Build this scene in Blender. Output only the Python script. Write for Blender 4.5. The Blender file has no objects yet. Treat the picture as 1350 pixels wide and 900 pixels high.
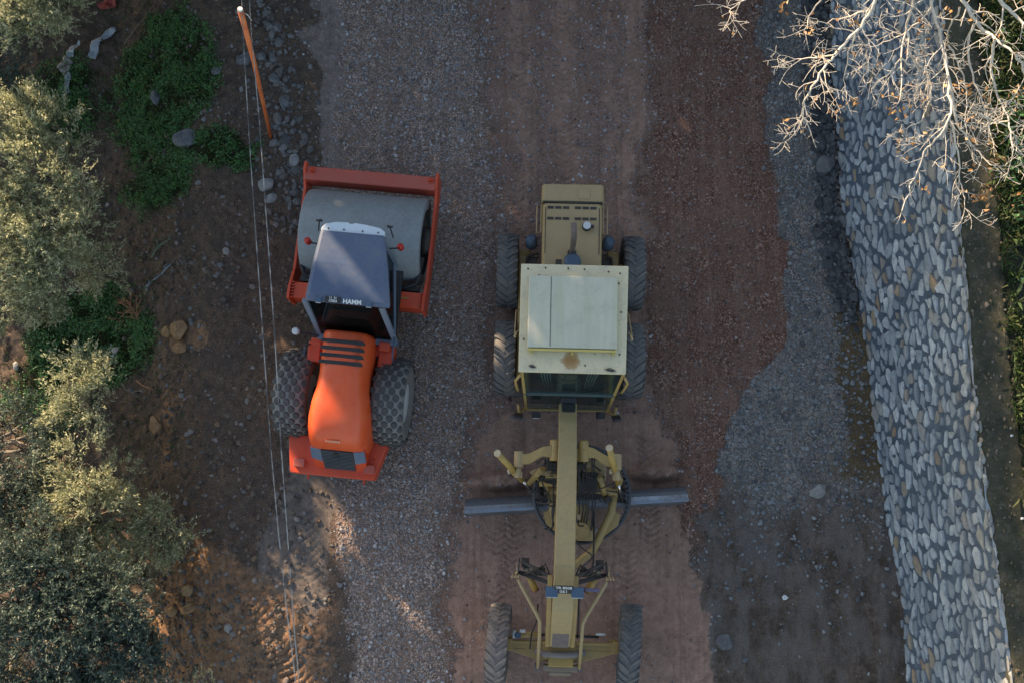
import bpy, math, random
import numpy as np
from mathutils import Vector, Matrix

R = math.radians
SC = bpy.context.scene
COL = SC.collection
rng = np.random.default_rng(7)
random.seed(7)

# ------------------------------------------------------------------ camera, world, sun
CAM_H, FPX = 16.9, 1200.0                      # drone height (m), focal length in photo pixels
NAD = (695.0, 650.0)                           # where straight down lands in the photo
_n = np.array([NAD[0] - 675, -(NAD[1] - 450), -FPX]); _n /= np.linalg.norm(_n)
_t = np.array([0, 0, -1.0])
_v = np.cross(_n, _t); _c = float(_n @ _t)
_K = np.array([[0, -_v[2], _v[1]], [_v[2], 0, -_v[0]], [-_v[1], _v[0], 0]])
ROT = np.eye(3) + _K + _K @ _K / (1 + _c)


def at(px, py, z=0.0):
    """site survey: the point at height z that the drone photo shows at (px, py)"""
    d = ROT @ np.array([px - 675, -(py - 450), -FPX])
    s = (z - CAM_H) / d[2]
    return np.array([0, 0, CAM_H]) + d * s


cam = bpy.data.cameras.new('camera')
cam.sensor_width = 36
cam.lens = 36 * FPX / 1350
cam.clip_end = 2000
camo = bpy.data.objects.new('camera', cam); COL.objects.link(camo)
camo.matrix_world = Matrix.Translation((0, 0, CAM_H)) @ Matrix(ROT.tolist()).to_4x4()
SC.camera = camo

SUN_EL, SUN_AZ = 17.0, 38.0                   # elevation; azimuth from +Y towards -X
w = bpy.data.worlds.new('World'); SC.world = w; w.use_nodes = True
nt = w.node_tree
sky = nt.nodes.new('ShaderNodeTexSky'); sky.sky_type = 'NISHITA'; sky.sun_disc = False
sky.sun_elevation = R(SUN_EL); sky.sun_rotation = R(-SUN_AZ)
sky.air_density = 1.0; sky.dust_density = 0.6; sky.ozone_density = 1.5
nt.links.new(sky.outputs[0], nt.nodes['Background'].inputs[0])
nt.nodes['Background'].inputs[1].default_value = 0.15
sl = bpy.data.lights.new('sun', 'SUN'); sl.energy = 5.0; sl.angle = R(0.6); sl.color = (1, 0.84, 0.66)
so = bpy.data.objects.new('sun', sl); COL.objects.link(so)
sd = Vector((-math.sin(R(SUN_AZ)) * math.cos(R(SUN_EL)), math.cos(R(SUN_AZ)) * math.cos(R(SUN_EL)), math.sin(R(SUN_EL))))
so.rotation_euler = sd.to_track_quat('Z', 'Y').to_euler()
SC.view_settings.view_transform = 'Standard'; SC.view_settings.look = 'None'
SC.view_settings.use_white_balance = True; SC.view_settings.white_balance_temperature = 8200; SC.view_settings.white_balance_tint = 12
SC.view_settings.gamma = 1; SC.view_settings.exposure = 1.25
SC.render.engine = 'CYCLES'
SC.cycles.max_bounces = 6; SC.cycles.diffuse_bounces = 3; SC.cycles.transparent_max_bounces = 6


# ------------------------------------------------------------------ node helpers
class Nodes:
    def __init__(s, name):
        s.m = bpy.data.materials.new(name); s.m.use_nodes = True
        s.dim = '3D'
        s.t = s.m.node_tree; s.b = s.t.nodes['Principled BSDF']; s.out = s.t.nodes['Material Output']

    def n(s, typ, **k):
        x = s.t.nodes.new('ShaderNode' + typ)
        for a, v in k.items():
            if a.startswith('_'):
                setattr(x, a[1:], v)
        for a, v in k.items():
            if not a.startswith('_'):
                key = int(a[1:]) if a[0] == 'i' and a[1:].isdigit() else a.replace('__', ' ')
                s.set(x.inputs[key], v)
        return x

    def set(s, sock, v):
        if isinstance(v, bpy.types.NodeSocket): s.t.links.new(v, sock)
        elif isinstance(v, bpy.types.Node): s.t.links.new(v.outputs[0], sock)
        else:
            if isinstance(v, tuple) and len(v) == 3 and sock.type == 'RGBA': v = v + (1,)
            sock.default_value = v

    def pos(s): return s.n('TexCoord').outputs['Object']

    def noise(s, scale, detail=4, rough=.55, vec=None, out=0):
        return s.n('TexNoise', _noise_dimensions=s.dim, Scale=float(scale), Detail=float(detail), Roughness=rough, Vector=vec or s.pos()).outputs[out]

    def ramp(s, fac, stops):
        r = s.n('ValToRGB', Fac=fac); e = r.color_ramp.elements
        while len(e) > 1: e.remove(e[0])
        for i, (p, c) in enumerate(stops):
            el = e[0] if i == 0 else e.new(p)
            el.position = p
            el.color = (c, c, c, 1) if not isinstance(c, tuple) else c + (1,)
        return r.outputs[0]

    def mix(s, fac, a, b, mode='MIX'):
        x = s.n('Mix', _data_type='RGBA', _blend_type=mode)
        s.set(x.inputs[0], fac); s.set(x.inputs[6], a); s.set(x.inputs[7], b)
        return x.outputs[2]

    def math(s, op, a, b=0.0, c=0.0, clamp=False):
        x = s.n('Math', _operation=op, _use_clamp=clamp); s.set(x.inputs[0], a); s.set(x.inputs[1], b); s.set(x.inputs[2], c)
        return x.outputs[0]

    def bump(s, h, strength=.5, dist=.01, normal=None):
        b = s.n('Bump', Height=h, Strength=strength, Distance=dist)
        if normal is not None: s.set(b.inputs['Normal'], normal)
        return b.outputs[0]

    def done(s, color=None, rough=None, metal=None, normal=None, **k):
        if color is not None: s.set(s.b.inputs['Base Color'], color)
        if rough is not None: s.set(s.b.inputs['Roughness'], rough)
        if metal is not None: s.set(s.b.inputs['Metallic'], metal)
        if normal is not None: s.set(s.b.inputs['Normal'], normal)
        for a, v in k.items(): s.set(s.b.inputs[a.replace('__', ' ')], v)
        return s.m


MATS = {}


def paint(name, col, dirt=(.13, .10, .075), amount=.35, rough=.45, metal=0.0, chips=None, scale=3.0, dust=.35):
    if name in MATS: return MATS[name]
    s = Nodes(name); p = s.pos()
    big = s.noise(scale, 6, .65, p); fine = s.noise(scale * 9, 4, .6, p)
    hue = s.mix(s.ramp(big, [(.3, 0.0), (.75, 1.0)]), tuple(c * .86 for c in col), tuple(min(1, c * 1.08) for c in col))
    m = s.math('MULTIPLY', s.ramp(s.math('ADD', s.math('MULTIPLY', big, .6), s.math('MULTIPLY', fine, .4)), [(.42, 0.0), (.66, 1.0)]), amount)
    nz = s.n('SeparateXYZ', Vector=s.n('NewGeometry').outputs['Normal']).outputs[2]
    up = s.math('MULTIPLY', s.math('MULTIPLY', s.math('MAXIMUM', nz, 0.0), s.ramp(s.noise(scale * 1.7, 5, .6, p), [(.3, .25), (.7, 1.0)])), dust * amount)
    m = s.math('ADD', m, up, clamp=True)
    c = s.mix(m, hue, dirt)
    if chips:
        c = s.mix(s.ramp(s.noise(scale * 14, 3, .7, p), [(.68, 0.0), (.72, 1.0)]), c, chips)
    r = s.math('ADD', s.math('MULTIPLY', m, .35), rough, clamp=True)
    MATS[name] = s.done(c, r, metal, s.bump(fine, .12, .004))
    return MATS[name]


YEL = (.46, .37, .13)
M_yel = paint('grader_yellow_paint', (.46, .30, .10), (.20, .14, .09), .5, .42, chips=(.13, .09, .06))
M_yel2 = paint('grader_faded_paint', (.43, .30, .145), (.26, .195, .13), .45, .5, chips=(.18, .14, .10))
M_yel3 = paint('grader_orange_yellow_paint', (.50, .30, .07), (.17, .12, .07), .5, .42, chips=(.1, .06, .04))
M_org = paint('roller_orange_paint', (.82, .072, .018), (.42, .105, .065), .38, .33, dust=.5)
M_org2 = paint('roller_hood_paint', (.90, .095, .018), (.60, .15, .08), .42, .36, scale=3.5, dust=.6, chips=(.45, .09, .04))
M_blk = paint('black_plastic', (.018, .019, .022), (.07, .06, .055), .3, .5)
M_drk = paint('dark_greasy_steel', (.035, .033, .032), (.12, .09, .07), .5, .5, .3)
M_blue = paint('blue_grey_plastic', (.05, .10, .16), (.12, .11, .1), .3, .45)
M_steel = paint('drum_steel', (.30, .335, .35), (.17, .18, .175), .6, .5, .1, scale=2.2, dust=.4)
M_blade = paint('blade_steel', (.30, .36, .43), (.20, .16, .145), .75, .33, .75, scale=2.5, dust=.1)
M_chrome = paint('chrome_rod', (.7, .7, .72), (.3, .28, .25), .2, .18, 1.0)
M_canopy = paint('canopy_blue_grey', (.06, .105, .195), (.18, .165, .15), .38, .38, scale=1.6, dust=.4)
M_lip = paint('canopy_lip_sky_sheen', (.62, .70, .76), (.3, .3, .3), .2, .4)  # front lip: bluish white of reflected sky put into its colour
M_red = paint('red_lamp', (.6, .03, .02), (.2, .08, .05), .15, .25)
M_white = paint('white_paint', (.75, .76, .74), (.3, .3, .28), .15, .5)
M_seat = paint('seat_vinyl', (.06, .085, .085), (.1, .09, .08), .3, .55)
M_floor = paint('cab_floor', (.06, .095, .095), (.10, .11, .10), .5, .6)
M_rubber_g = paint('grader_tyre_rubber', (.085, .10, .118), (.19, .17, .15), .85, .85, scale=4, dust=.7)
M_rubber_d = paint('grader_dusty_tyre_rubber', (.12, .112, .108), (.30, .235, .20), .95, .9, scale=4, dust=.8)
M_rubber_r = paint('roller_tyre_rubber', (.048, .049, .052), (.13, .12, .108), .6, .8, scale=5, dust=.5)
M_groove = paint('roller_tyre_dusty_groove', (.21, .20, .19), (.27, .25, .225), .6, .9, scale=5)
M_rod = paint('cream_end_cap', (.52, .44, .30), (.3, .24, .16), .5, .5)
M_lens = paint('lamp_lens', (.6, .62, .62), (.3, .3, .3), .1, .15)
M_tank = paint('blue_tank', (.045, .10, .17), (.1, .1, .1), .35, .4)


def glass_mat(name, tint, alpha, refl=(.8, .9, 1)):
    s = Nodes(name)
    g = s.n('BsdfGlossy', Color=refl, Roughness=.05)
    tr = s.n('BsdfTransparent', Color=tint)
    f = s.n('Fresnel', IOR=1.5)
    a = s.n('MixShader', Fac=s.math('ADD', f, .03)); s.set(a.inputs[1], tr); s.set(a.inputs[2], g)
    d = s.n('BsdfDiffuse', Color=(.10, .12, .12))
    b = s.n('MixShader', Fac=alpha); s.set(b.inputs[1], a); s.set(b.inputs[2], d)
    s.set(s.out.inputs[0], b)
    return s.m


M_glass = glass_mat('cab_glass_green', (.50, .72, .68), .10)
M_glassd = glass_mat('cab_glass_dark', (.34, .40, .42), .03, (.22, .26, .30))


# ------------------------------------------------------------------ mesh helpers
class MB:
    def __init__(s): s.v = []; s.f = []; s.sm = []; s.mi = []; s.mat = 0

    def add(s, verts, faces, smooth=False, M=None):
        o = len(s.v)
        for p in verts:
            p = Vector(p)
            if M is not None: p = M @ p
            s.v.append(tuple(p))
        for f in faces:
            s.f.append([i + o for i in f]); s.sm.append(smooth); s.mi.append(s.mat)
        return s

    def box(s, c, d, rot=(0, 0, 0), M=None):
        x, y, z = d[0] / 2, d[1] / 2, d[2] / 2
        V = [(-x, -y, -z), (x, -y, -z), (x, y, -z), (-x, y, -z), (-x, -y, z), (x, -y, z), (x, y, z), (-x, y, z)]
        T = Matrix.Translation(c) @ (Matrix.Rotation(rot[2], 4, 'Z') @ Matrix.Rotation(rot[1], 4, 'Y') @ Matrix.Rotation(rot[0], 4, 'X'))
        if M is not None: T = M @ T
        return s.add(V, [(0, 3, 2, 1), (4, 5, 6, 7), (0, 1, 5, 4), (1, 2, 6, 5), (2, 3, 7, 6), (3, 0, 4, 7)], False, T)

    def bar(s, a, b, wd, h, up=(0, 0, 1)):
        a, b = Vector(a), Vector(b); d = (b - a); L = d.length; d.normalize()
        sx = d.cross(Vector(up)).normalized(); uz = sx.cross(d)
        T = Matrix((sx, d, uz)).transposed().to_4x4(); T.translation = (a + b) / 2
        return s.box((0, 0, 0), (wd, L, h), M=T)

    def tube(s, pts, r, n=10, cap=True):
        pts = [Vector(p) for p in pts]
        if not hasattr(r, '__len__'): r = [r] * len(pts)
        V = []; F = []; px = None
        for i, p in enumerate(pts):
            d = (pts[min(i + 1, len(pts) - 1)] - pts[max(i - 1, 0)])
            if d.length < 1e-9: d = Vector((0, 0, 1))
            d.normalize()
            if px is None:
                px = d.orthogonal().normalized()
            else:
                px = (px - d * px.dot(d)); px = px.normalized() if px.length > 1e-6 else d.orthogonal().normalized()
            py = d.cross(px)
            for k in range(n):
                a = 2 * math.pi * k / n
                V.append(p + (px * math.cos(a) + py * math.sin(a)) * r[i])
        for i in range(len(pts) - 1):
            for k in range(n):
                k2 = (k + 1) % n
                F.append((i * n + k, i * n + k2, (i + 1) * n + k2, (i + 1) * n + k))
        s.add(V, F, True)
        if cap:
            o = len(s.v) - len(V)
            m = len(pts) - 1
            s.f.append([o + k for k in range(n)][::-1]); s.sm.append(False); s.mi.append(s.mat)
            s.f.append([o + m * n + k for k in range(n)]); s.sm.append(False); s.mi.append(s.mat)
        return s

    def cyl(s, a, b, r, r2=None, n=20): return s.tube([a, b], [r, r if r2 is None else r2], n)

    def lathe(s, prof, axis='X', c=(0, 0, 0), n=40, closed=False):
        V = []; F = []; m = len(prof)
        for k in range(n):
            a = 2 * math.pi * k / n; ca, sa = math.cos(a), math.sin(a)
            for (u, r) in prof:
                if axis == 'X': V.append((c[0] + u, c[1] + r * ca, c[2] + r * sa))
                elif axis == 'Z': V.append((c[0] + r * ca, c[1] + r * sa, c[2] + u))
                else: V.append((c[0] + r * sa, c[1] + u, c[2] + r * ca))
        for k in range(n):
            k2 = (k + 1) % n
            for i in range(m if closed else m - 1):
                j = (i + 1) % m
                F.append((k * m + i, k2 * m + i, k2 * m + j, k * m + j))
        return s.add(V, F, True)

    def prism(s, poly, axis, lo, hi):
        """2D outline poly, extruded along axis from lo to hi"""
        n = len(poly)
        def p3(u, v, t): return {'X': (t, u, v), 'Y': (u, t, v), 'Z': (u, v, t)}[axis]
        V = [p3(u, v, lo) for u, v in poly] + [p3(u, v, hi) for u, v in poly]
        F = [tuple(range(n))[::-1], tuple(range(n, 2 * n))] + [(i, (i + 1) % n, n + (i + 1) % n, n + i) for i in range(n)]
        return s.add(V, F)

    def loft(s, rings, smooth=False, cap=True):
        n = len(rings[0]); V = [p for r in rings for p in r]; F = []
        for i in range(len(rings) - 1):
            for k in range(n):
                k2 = (k + 1) % n
                F.append((i * n + k, i * n + k2, (i + 1) * n + k2, (i + 1) * n + k))
        if cap:
            F.append(tuple(range(n))[::-1]); F.append(tuple((len(rings) - 1) * n + k for k in range(n)))
        return s.add(V, F, smooth)

    def build(s, name, mat, parent=None, bevel=0.0, sub=0):
        me = bpy.data.meshes.new(name); me.from_pydata([tuple(v) for v in s.v], [], s.f)
        me.polygons.foreach_set('use_smooth', s.sm)
        mats = mat if isinstance(mat, (list, tuple)) else [mat]
        for m in mats: me.materials.append(m)
        if len(mats) > 1: me.polygons.foreach_set('material_index', s.mi)
        import bmesh
        bm = bmesh.new(); bm.from_mesh(me); bmesh.ops.recalc_face_normals(bm, faces=bm.faces); bm.to_mesh(me); bm.free()
        o = bpy.data.objects.new(name, me); COL.objects.link(o)
        if parent is not None: o.parent = parent
        if bevel:
            b = o.modifiers.new('bevel', 'BEVEL'); b.width = bevel; b.segments = 2; b.limit_method = 'ANGLE'; b.angle_limit = R(35)
            b.harden_normals = False
        if sub:
            b = o.modifiers.new('sub', 'SUBSURF'); b.levels = sub; b.render_levels = sub
        return o


def np_mesh(name, V, F, mat, parent=None, smooth=False):
    V = np.asarray(V, np.float32); F = np.asarray(F, np.int32); k = F.shape[1]
    me = bpy.data.meshes.new(name)
    me.vertices.add(len(V)); me.vertices.foreach_set('co', V.ravel())
    me.loops.add(F.size); me.loops.foreach_set('vertex_index', F.ravel())
    me.polygons.add(len(F)); me.polygons.foreach_set('loop_start', np.arange(0, F.size, k, dtype=np.int32))
    me.polygons.foreach_set('loop_total', np.full(len(F), k, np.int32))
    me.polygons.foreach_set('use_smooth', np.full(len(F), smooth))
    me.update(calc_edges=True)
    for m in (mat if isinstance(mat, (list, tuple)) else [mat]): me.materials.append(m)
    o = bpy.data.objects.new(name, me); COL.objects.link(o)
    if parent is not None: o.parent = parent
    return o


def tag(o, label=None, cat=None, group=None, kind=None):
    if label: o['label'] = label
    if cat: o['category'] = cat
    if group: o['group'] = group
    if kind: o['kind'] = kind
    return o


def thing(name, label, cat, loc=(0, 0, 0), rz=0, group=None):
    o = bpy.data.objects.new(name, None); COL.objects.link(o); o.empty_display_size = .2
    o.location = loc; o.rotation_euler = (0, 0, rz)
    return tag(o, label, cat, group)


def text_obj(name, txt, size, mat, parent, M, ext=.003, bold=0.0):
    cu = bpy.data.curves.new(name, 'FONT'); cu.body = txt; cu.size = size; cu.extrude = ext; cu.offset = bold
    cu.align_x = 'CENTER'; cu.align_y = 'CENTER'
    tmp = bpy.data.objects.new(name + '_c', cu); COL.objects.link(tmp)
    dg = bpy.context.evaluated_depsgraph_get()
    me = bpy.data.meshes.new_from_object(tmp.evaluated_get(dg))
    bpy.data.objects.remove(tmp); bpy.data.curves.remove(cu)
    me.materials.clear(); me.materials.append(mat)
    o = bpy.data.objects.new(name, me); COL.objects.link(o); o.parent = parent; o.matrix_local = M
    return o


# value noise (numpy)
_perm = np.random.default_rng(3).random((256, 256))


def vnoise(x, y):
    xi = np.floor(x).astype(int); yi = np.floor(y).astype(int); fx = x - xi; fy = y - yi
    fx = fx * fx * (3 - 2 * fx); fy = fy * fy * (3 - 2 * fy)
    a = _perm[xi & 255, yi & 255]; b = _perm[(xi + 1) & 255, yi & 255]; c = _perm[xi & 255, (yi + 1) & 255]; d = _perm[(xi + 1) & 255, (yi + 1) & 255]
    return (a * (1 - fx) + b * fx) * (1 - fy) + (c * (1 - fx) + d * fx) * fy


def fbm(x, y, f, o=4, g=.5):
    s = 0; a = 1; t = 0
    for i in range(o):
        s = s + a * vnoise(x * f + 17.3 * i, y * f - 9.1 * i); t += a; a *= g; f *= 2.03
    return s / t


def sst(a, b, x):
    t = np.clip((x - a) / (b - a), 0, 1); return t * t * (3 - 2 * t)


def line(pts, z=0):
    """x of a site line as a function of y, surveyed at photo points"""
    q = sorted([tuple(at(u, v, z)[:2][::-1]) for u, v in pts]); ys = [a for a, b in q]; xs = [b for a, b in q]
    return lambda y: np.interp(y, ys, xs)


L_road = line([(412, 0), (415, 220), (430, 420), (432, 600), (445, 760), (455, 900)])
L_grav = line([(640, 0), (660, 250), (650, 500), (605, 690), (590, 900)])
L_gradL = line([(690, 520), (650, 560), (608, 690), (590, 900)])
L_gradR = line([(840, 520), (862, 560), (905, 670), (945, 900)])
L_redL = line([(848, 0), (858, 300), (860, 520), (905, 670), (945, 900)])
L_redR = line([(1000, 0), (1012, 150), (1032, 330), (1040, 430), (990, 500), (962, 580), (935, 660), (915, 740), (940, 900)])
L_wall = line([(1085, -60), (1088, 0), (1103, 250), (1124, 370), (1140, 480), (1150, 560), (1166, 680), (1185, 780), (1192, 900), (1200, 960)])
WALL_H = 3.0
L_wtop = line([(1236, -60), (1240, 0), (1265, 280), (1290, 560), (1335, 900), (1343, 960)], WALL_H)


def blob(x, y, px, py, rx, ry, rot=0, z=0):
    c = at(px, py, z); k = 1 / 71.0
    dx, dy = x - c[0], y - c[1]; a = R(rot); u = dx * math.cos(a) + dy * math.sin(a); v = -dx * math.sin(a) + dy * math.cos(a)
    return np.clip(1.35 - np.sqrt((u / (rx * k)) ** 2 + (v / (ry * k)) ** 2), 0, 1)


def track(x, y, u0, v0, u1, v1, wd, pitch, amp, ang=.6, side=1):
    """chevron tyre prints along a line"""
    a, b = at(u0, v0)[:2], at(u1, v1)[:2]; d = b - a; L = np.hypot(*d); d = d / L
    t = (x - a[0]) * d[0] + (y - a[1]) * d[1]; s = -(x - a[0]) * d[1] + (y - a[1]) * d[0]
    m = sst(wd / 2 + .05, wd / 2 - .03, np.abs(s)) * sst(-.2, .3, t) * sst(L + .2, L - .3, t)
    m = m * (.25 + .75 * sst(.34, .56, fbm(x + u0, y, 1.6, 4)))
    s = s + .03 * (fbm(x, y, 3, 2) - .5); ph = (t + np.abs(s) * ang * side + .05 * (fbm(x, y, 1.5, 3) - .5)) / pitch
    return m * (amp * (sst(.15, .5, np.abs((ph % 1) - .5) * 2) - .6)) - m * .012


def hz(x, y, fine=True):
    x = np.asarray(x, float); y = np.asarray(y, float)
    e = L_road(y) - x                                   # metres left of the road edge
    z = -1.15 * sst(1.6, 5.0, e) - 1.5 * sst(5, 14, e)
    z = z + .16 * blob(x, y, 300, 840, 110, 90) * (fbm(x, y, 1.1, 3))
    left = sst(.1, 1.2, e)
    z = z + left * .16 * (fbm(x + 3, y, .9, 4) - .5)
    if fine:
        z = z + (left * .13 + .014) * (fbm(x, y, 5.5, 5, .6) - .5)
        nearw = sst(1.0, .25, L_wall(y) - x)
        z = z + nearw * (.14 * fbm(x, y, 3, 4, .6) - .02)
        road = 1 - left
        z = z + road * .03 * (fbm(x * 3, y * .35, 1.2, 3) - .5)
        for tr in TRACKS:
            z = z + track(x, y, *tr)
        z = z + track(x, y, 312, 765, 420, 935, .50, .125, .034, .25, 1) * 1.2
        # windrow of soil behind the blade
        for (u, v, rx, ry) in [(664, 633, 46, 11), (868, 622, 32, 10)]:
            z = z + .42 * np.clip(blob(x, y, u, v, rx, ry, 3), 0, .8) * (.6 + .8 * fbm(x, y, 6, 3))
    return z


TRACKS = [(690, 560, 672, 790, .40, .115, .030), (850, 560, 862, 800, .40, .115, .030), (742, 0, 745, 260, .42, .12, .026), (826, 0, 832, 300, .36, .12, .018), (685, 0, 680, 300, .36, .12, .014),
          (655, 690, 650, 900, .36, .12, .026), (905, 690, 925, 900, .3, .12, .016), (825, 690, 832, 900, .38, .12, .024), (745, 540, 748, 900, .3, .12, .01), (395, 640, 425, 900, .4, .13, .018)]


# ------------------------------------------------------------------ GROUND
def axis_vals(lo, hi, step, far):
    v = list(np.arange(lo, hi, step)); s = step; a = hi; out = []
    while a < far: out.append(a); s *= 1.35; a += s
    s = step; a = lo - step; pre = []
    while a > -far: pre.append(a); s *= 1.35; a -= s
    return np.array(pre[::-1] + v + out)


gx = axis_vals(-11.5, 7.4, .037, 400); gy = axis_vals(-4.3, 10.6, .037, 400)
X, Y = np.meshgrid(gx, gy)
Z = hz(X, Y)
Vg = np.stack([X.ravel(), Y.ravel(), Z.ravel()], 1)
nx, ny = len(gx), len(gy)
ii, jj = np.meshgrid(np.arange(nx - 1), np.arange(ny - 1)); b0 = (jj * nx + ii).ravel()
Fg = np.stack([b0, b0 + 1, b0 + nx + 1, b0 + nx], 1)


def zones(x, y):
    wx = x + .62 * (fbm(x, y, 1.1, 6, .62) - .5) * 1.6; wy = y + .4 * (fbm(x + 9, y + 5, 1.2, 5, .6) - .5) * 2
    z = {}
    road = sst(-.30, .40, wx - L_road(y))
    wall = L_wall(y) - x
    red = sst(-.35, .35, wx - L_redL(y)) * sst(-.16, .16, L_redR(y) - wx)
    z['red'] = red
    z['grey'] = road * sst(.5, -.8, wx - L_grav(y))
    grad = sst(-.06, .06, wx - L_gradL(y)) * sst(-.05, .05, L_gradR(y) - wx) * sst(0, .3, at(700, 535)[1] - y)
    br = grad.copy()
    for u, wd, st in [(682, .3, .55), (742, .25, .9), (800, .16, .5), (828, .2, .85)]:
        c = line([(u, 0), (u + 6, 520)])(y); br = np.maximum(br, st * np.exp(-((wx - c) / wd) ** 2) * sst(at(700, 560)[1] - .2, at(700, 520)[1], y))
    z['brown'] = br
    z['mixed'] = road * sst(-.5, .3, wx - L_grav(y)) * sst(.2, -.2, wx - L_redL(y))
    right = sst(-.12, .12, wx - L_redR(y))
    low = sst(at(1000, 500)[1], at(1000, 860)[1], wy + .9 * (fbm(x, y, 2.3, 5, .65) - .5))
    z['bluegrav'] = right * (1 - low)
    z['crack'] = right * np.clip(blob(wx, wy, 1040, 535, 125, 150, 20) * 1.15, 0, 1)
    z['mud'] = right * low
    z['moss'] = np.clip(blob(wx, wy, 1132, 500, 26, 95) * 2 + blob(wx, wy, 1135, 620, 60, 45) * .6, 0, 1)
    z['rubble'] = right * sst(.55, .25, wall + .25 * (fbm(x, y, 3, 3) - .5)) * sst(at(1000, 430)[1] - .3, at(1000, 380)[1], y)
    z['bluesoil'] = sst(-.1, .1, wx - L_road(y)) * sst(.62, .3, wx - L_road(y)) * sst(at(400, 300)[1] - 1, at(400, 200)[1], y)
    z['bluesoil'] = np.maximum(z['bluesoil'], .9 * np.clip(blob(wx, wy, 400, 690, 34, 210, -8) * 1.6, 0, 1))
    z['clay'] = np.clip(blob(wx, wy, 300, 845, 125, 90, -35) * 1.8 + blob(wx, wy, 240, 445, 26, 20) * 2 + blob(wx, wy, 205, 560, 14, 50) * 1.0, 0, 1)  # the largest clay zone lies on the sunlit patch and carries its warmth
    z['grass'] = np.clip(blob(wx, wy, 195, 95, 70, 95) * 1.8 + blob(wx, wy, 280, 190, 55, 28) * 1.4 + blob(wx, wy, 190, 235, 55, 40) * 1.1
                         + blob(wx, wy, 90, 430, 80, 60) * 2 + blob(wx, wy, 40, 100, 60, 60) + blob(wx, wy, 20, 520, 60, 50), 0, 1)
    z['ash'] = np.clip(blob(wx, wy, 265, 370, 40, 30) * 2, 0, 1)
    z['road'] = road
    return z


ZN = zones(X.ravel(), Y.ravel())


def gravel_nodes(s, p, scale, cols, dark, size_rand=.6):
    wv = s.n('VectorMath', _operation='ADD', i0=p, i1=s.n('VectorMath', _operation='SCALE', i0=s.noise(scale * .8, 2, .5, p, 1), Scale=.35 / scale)).outputs[0]
    v = s.n('TexVoronoi', _voronoi_dimensions='2D', Vector=wv, Scale=float(scale), Randomness=1.0)
    sep = s.n('SeparateColor', Color=v.outputs['Color'])
    c = s.ramp(sep.outputs[0], [(i / (len(cols) - 1), cc) for i, cc in enumerate(cols)])
    gap = s.ramp(v.outputs['Distance'], [(.38, 0.0), (.62, 1.0)])
    # only some cells are stones standing out of the fines
    isst = s.ramp(sep.outputs[1], [(size_rand - .05, 1.0), (size_rand + .05, 0.0)])
    m = s.math('MULTIPLY', s.math('SUBTRACT', 1.0, gap), isst)
    h = s.math('MULTIPLY', s.math('SUBTRACT', 1.0, v.outputs['Distance']), isst)
    return s.mix(m, dark, c), h


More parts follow.
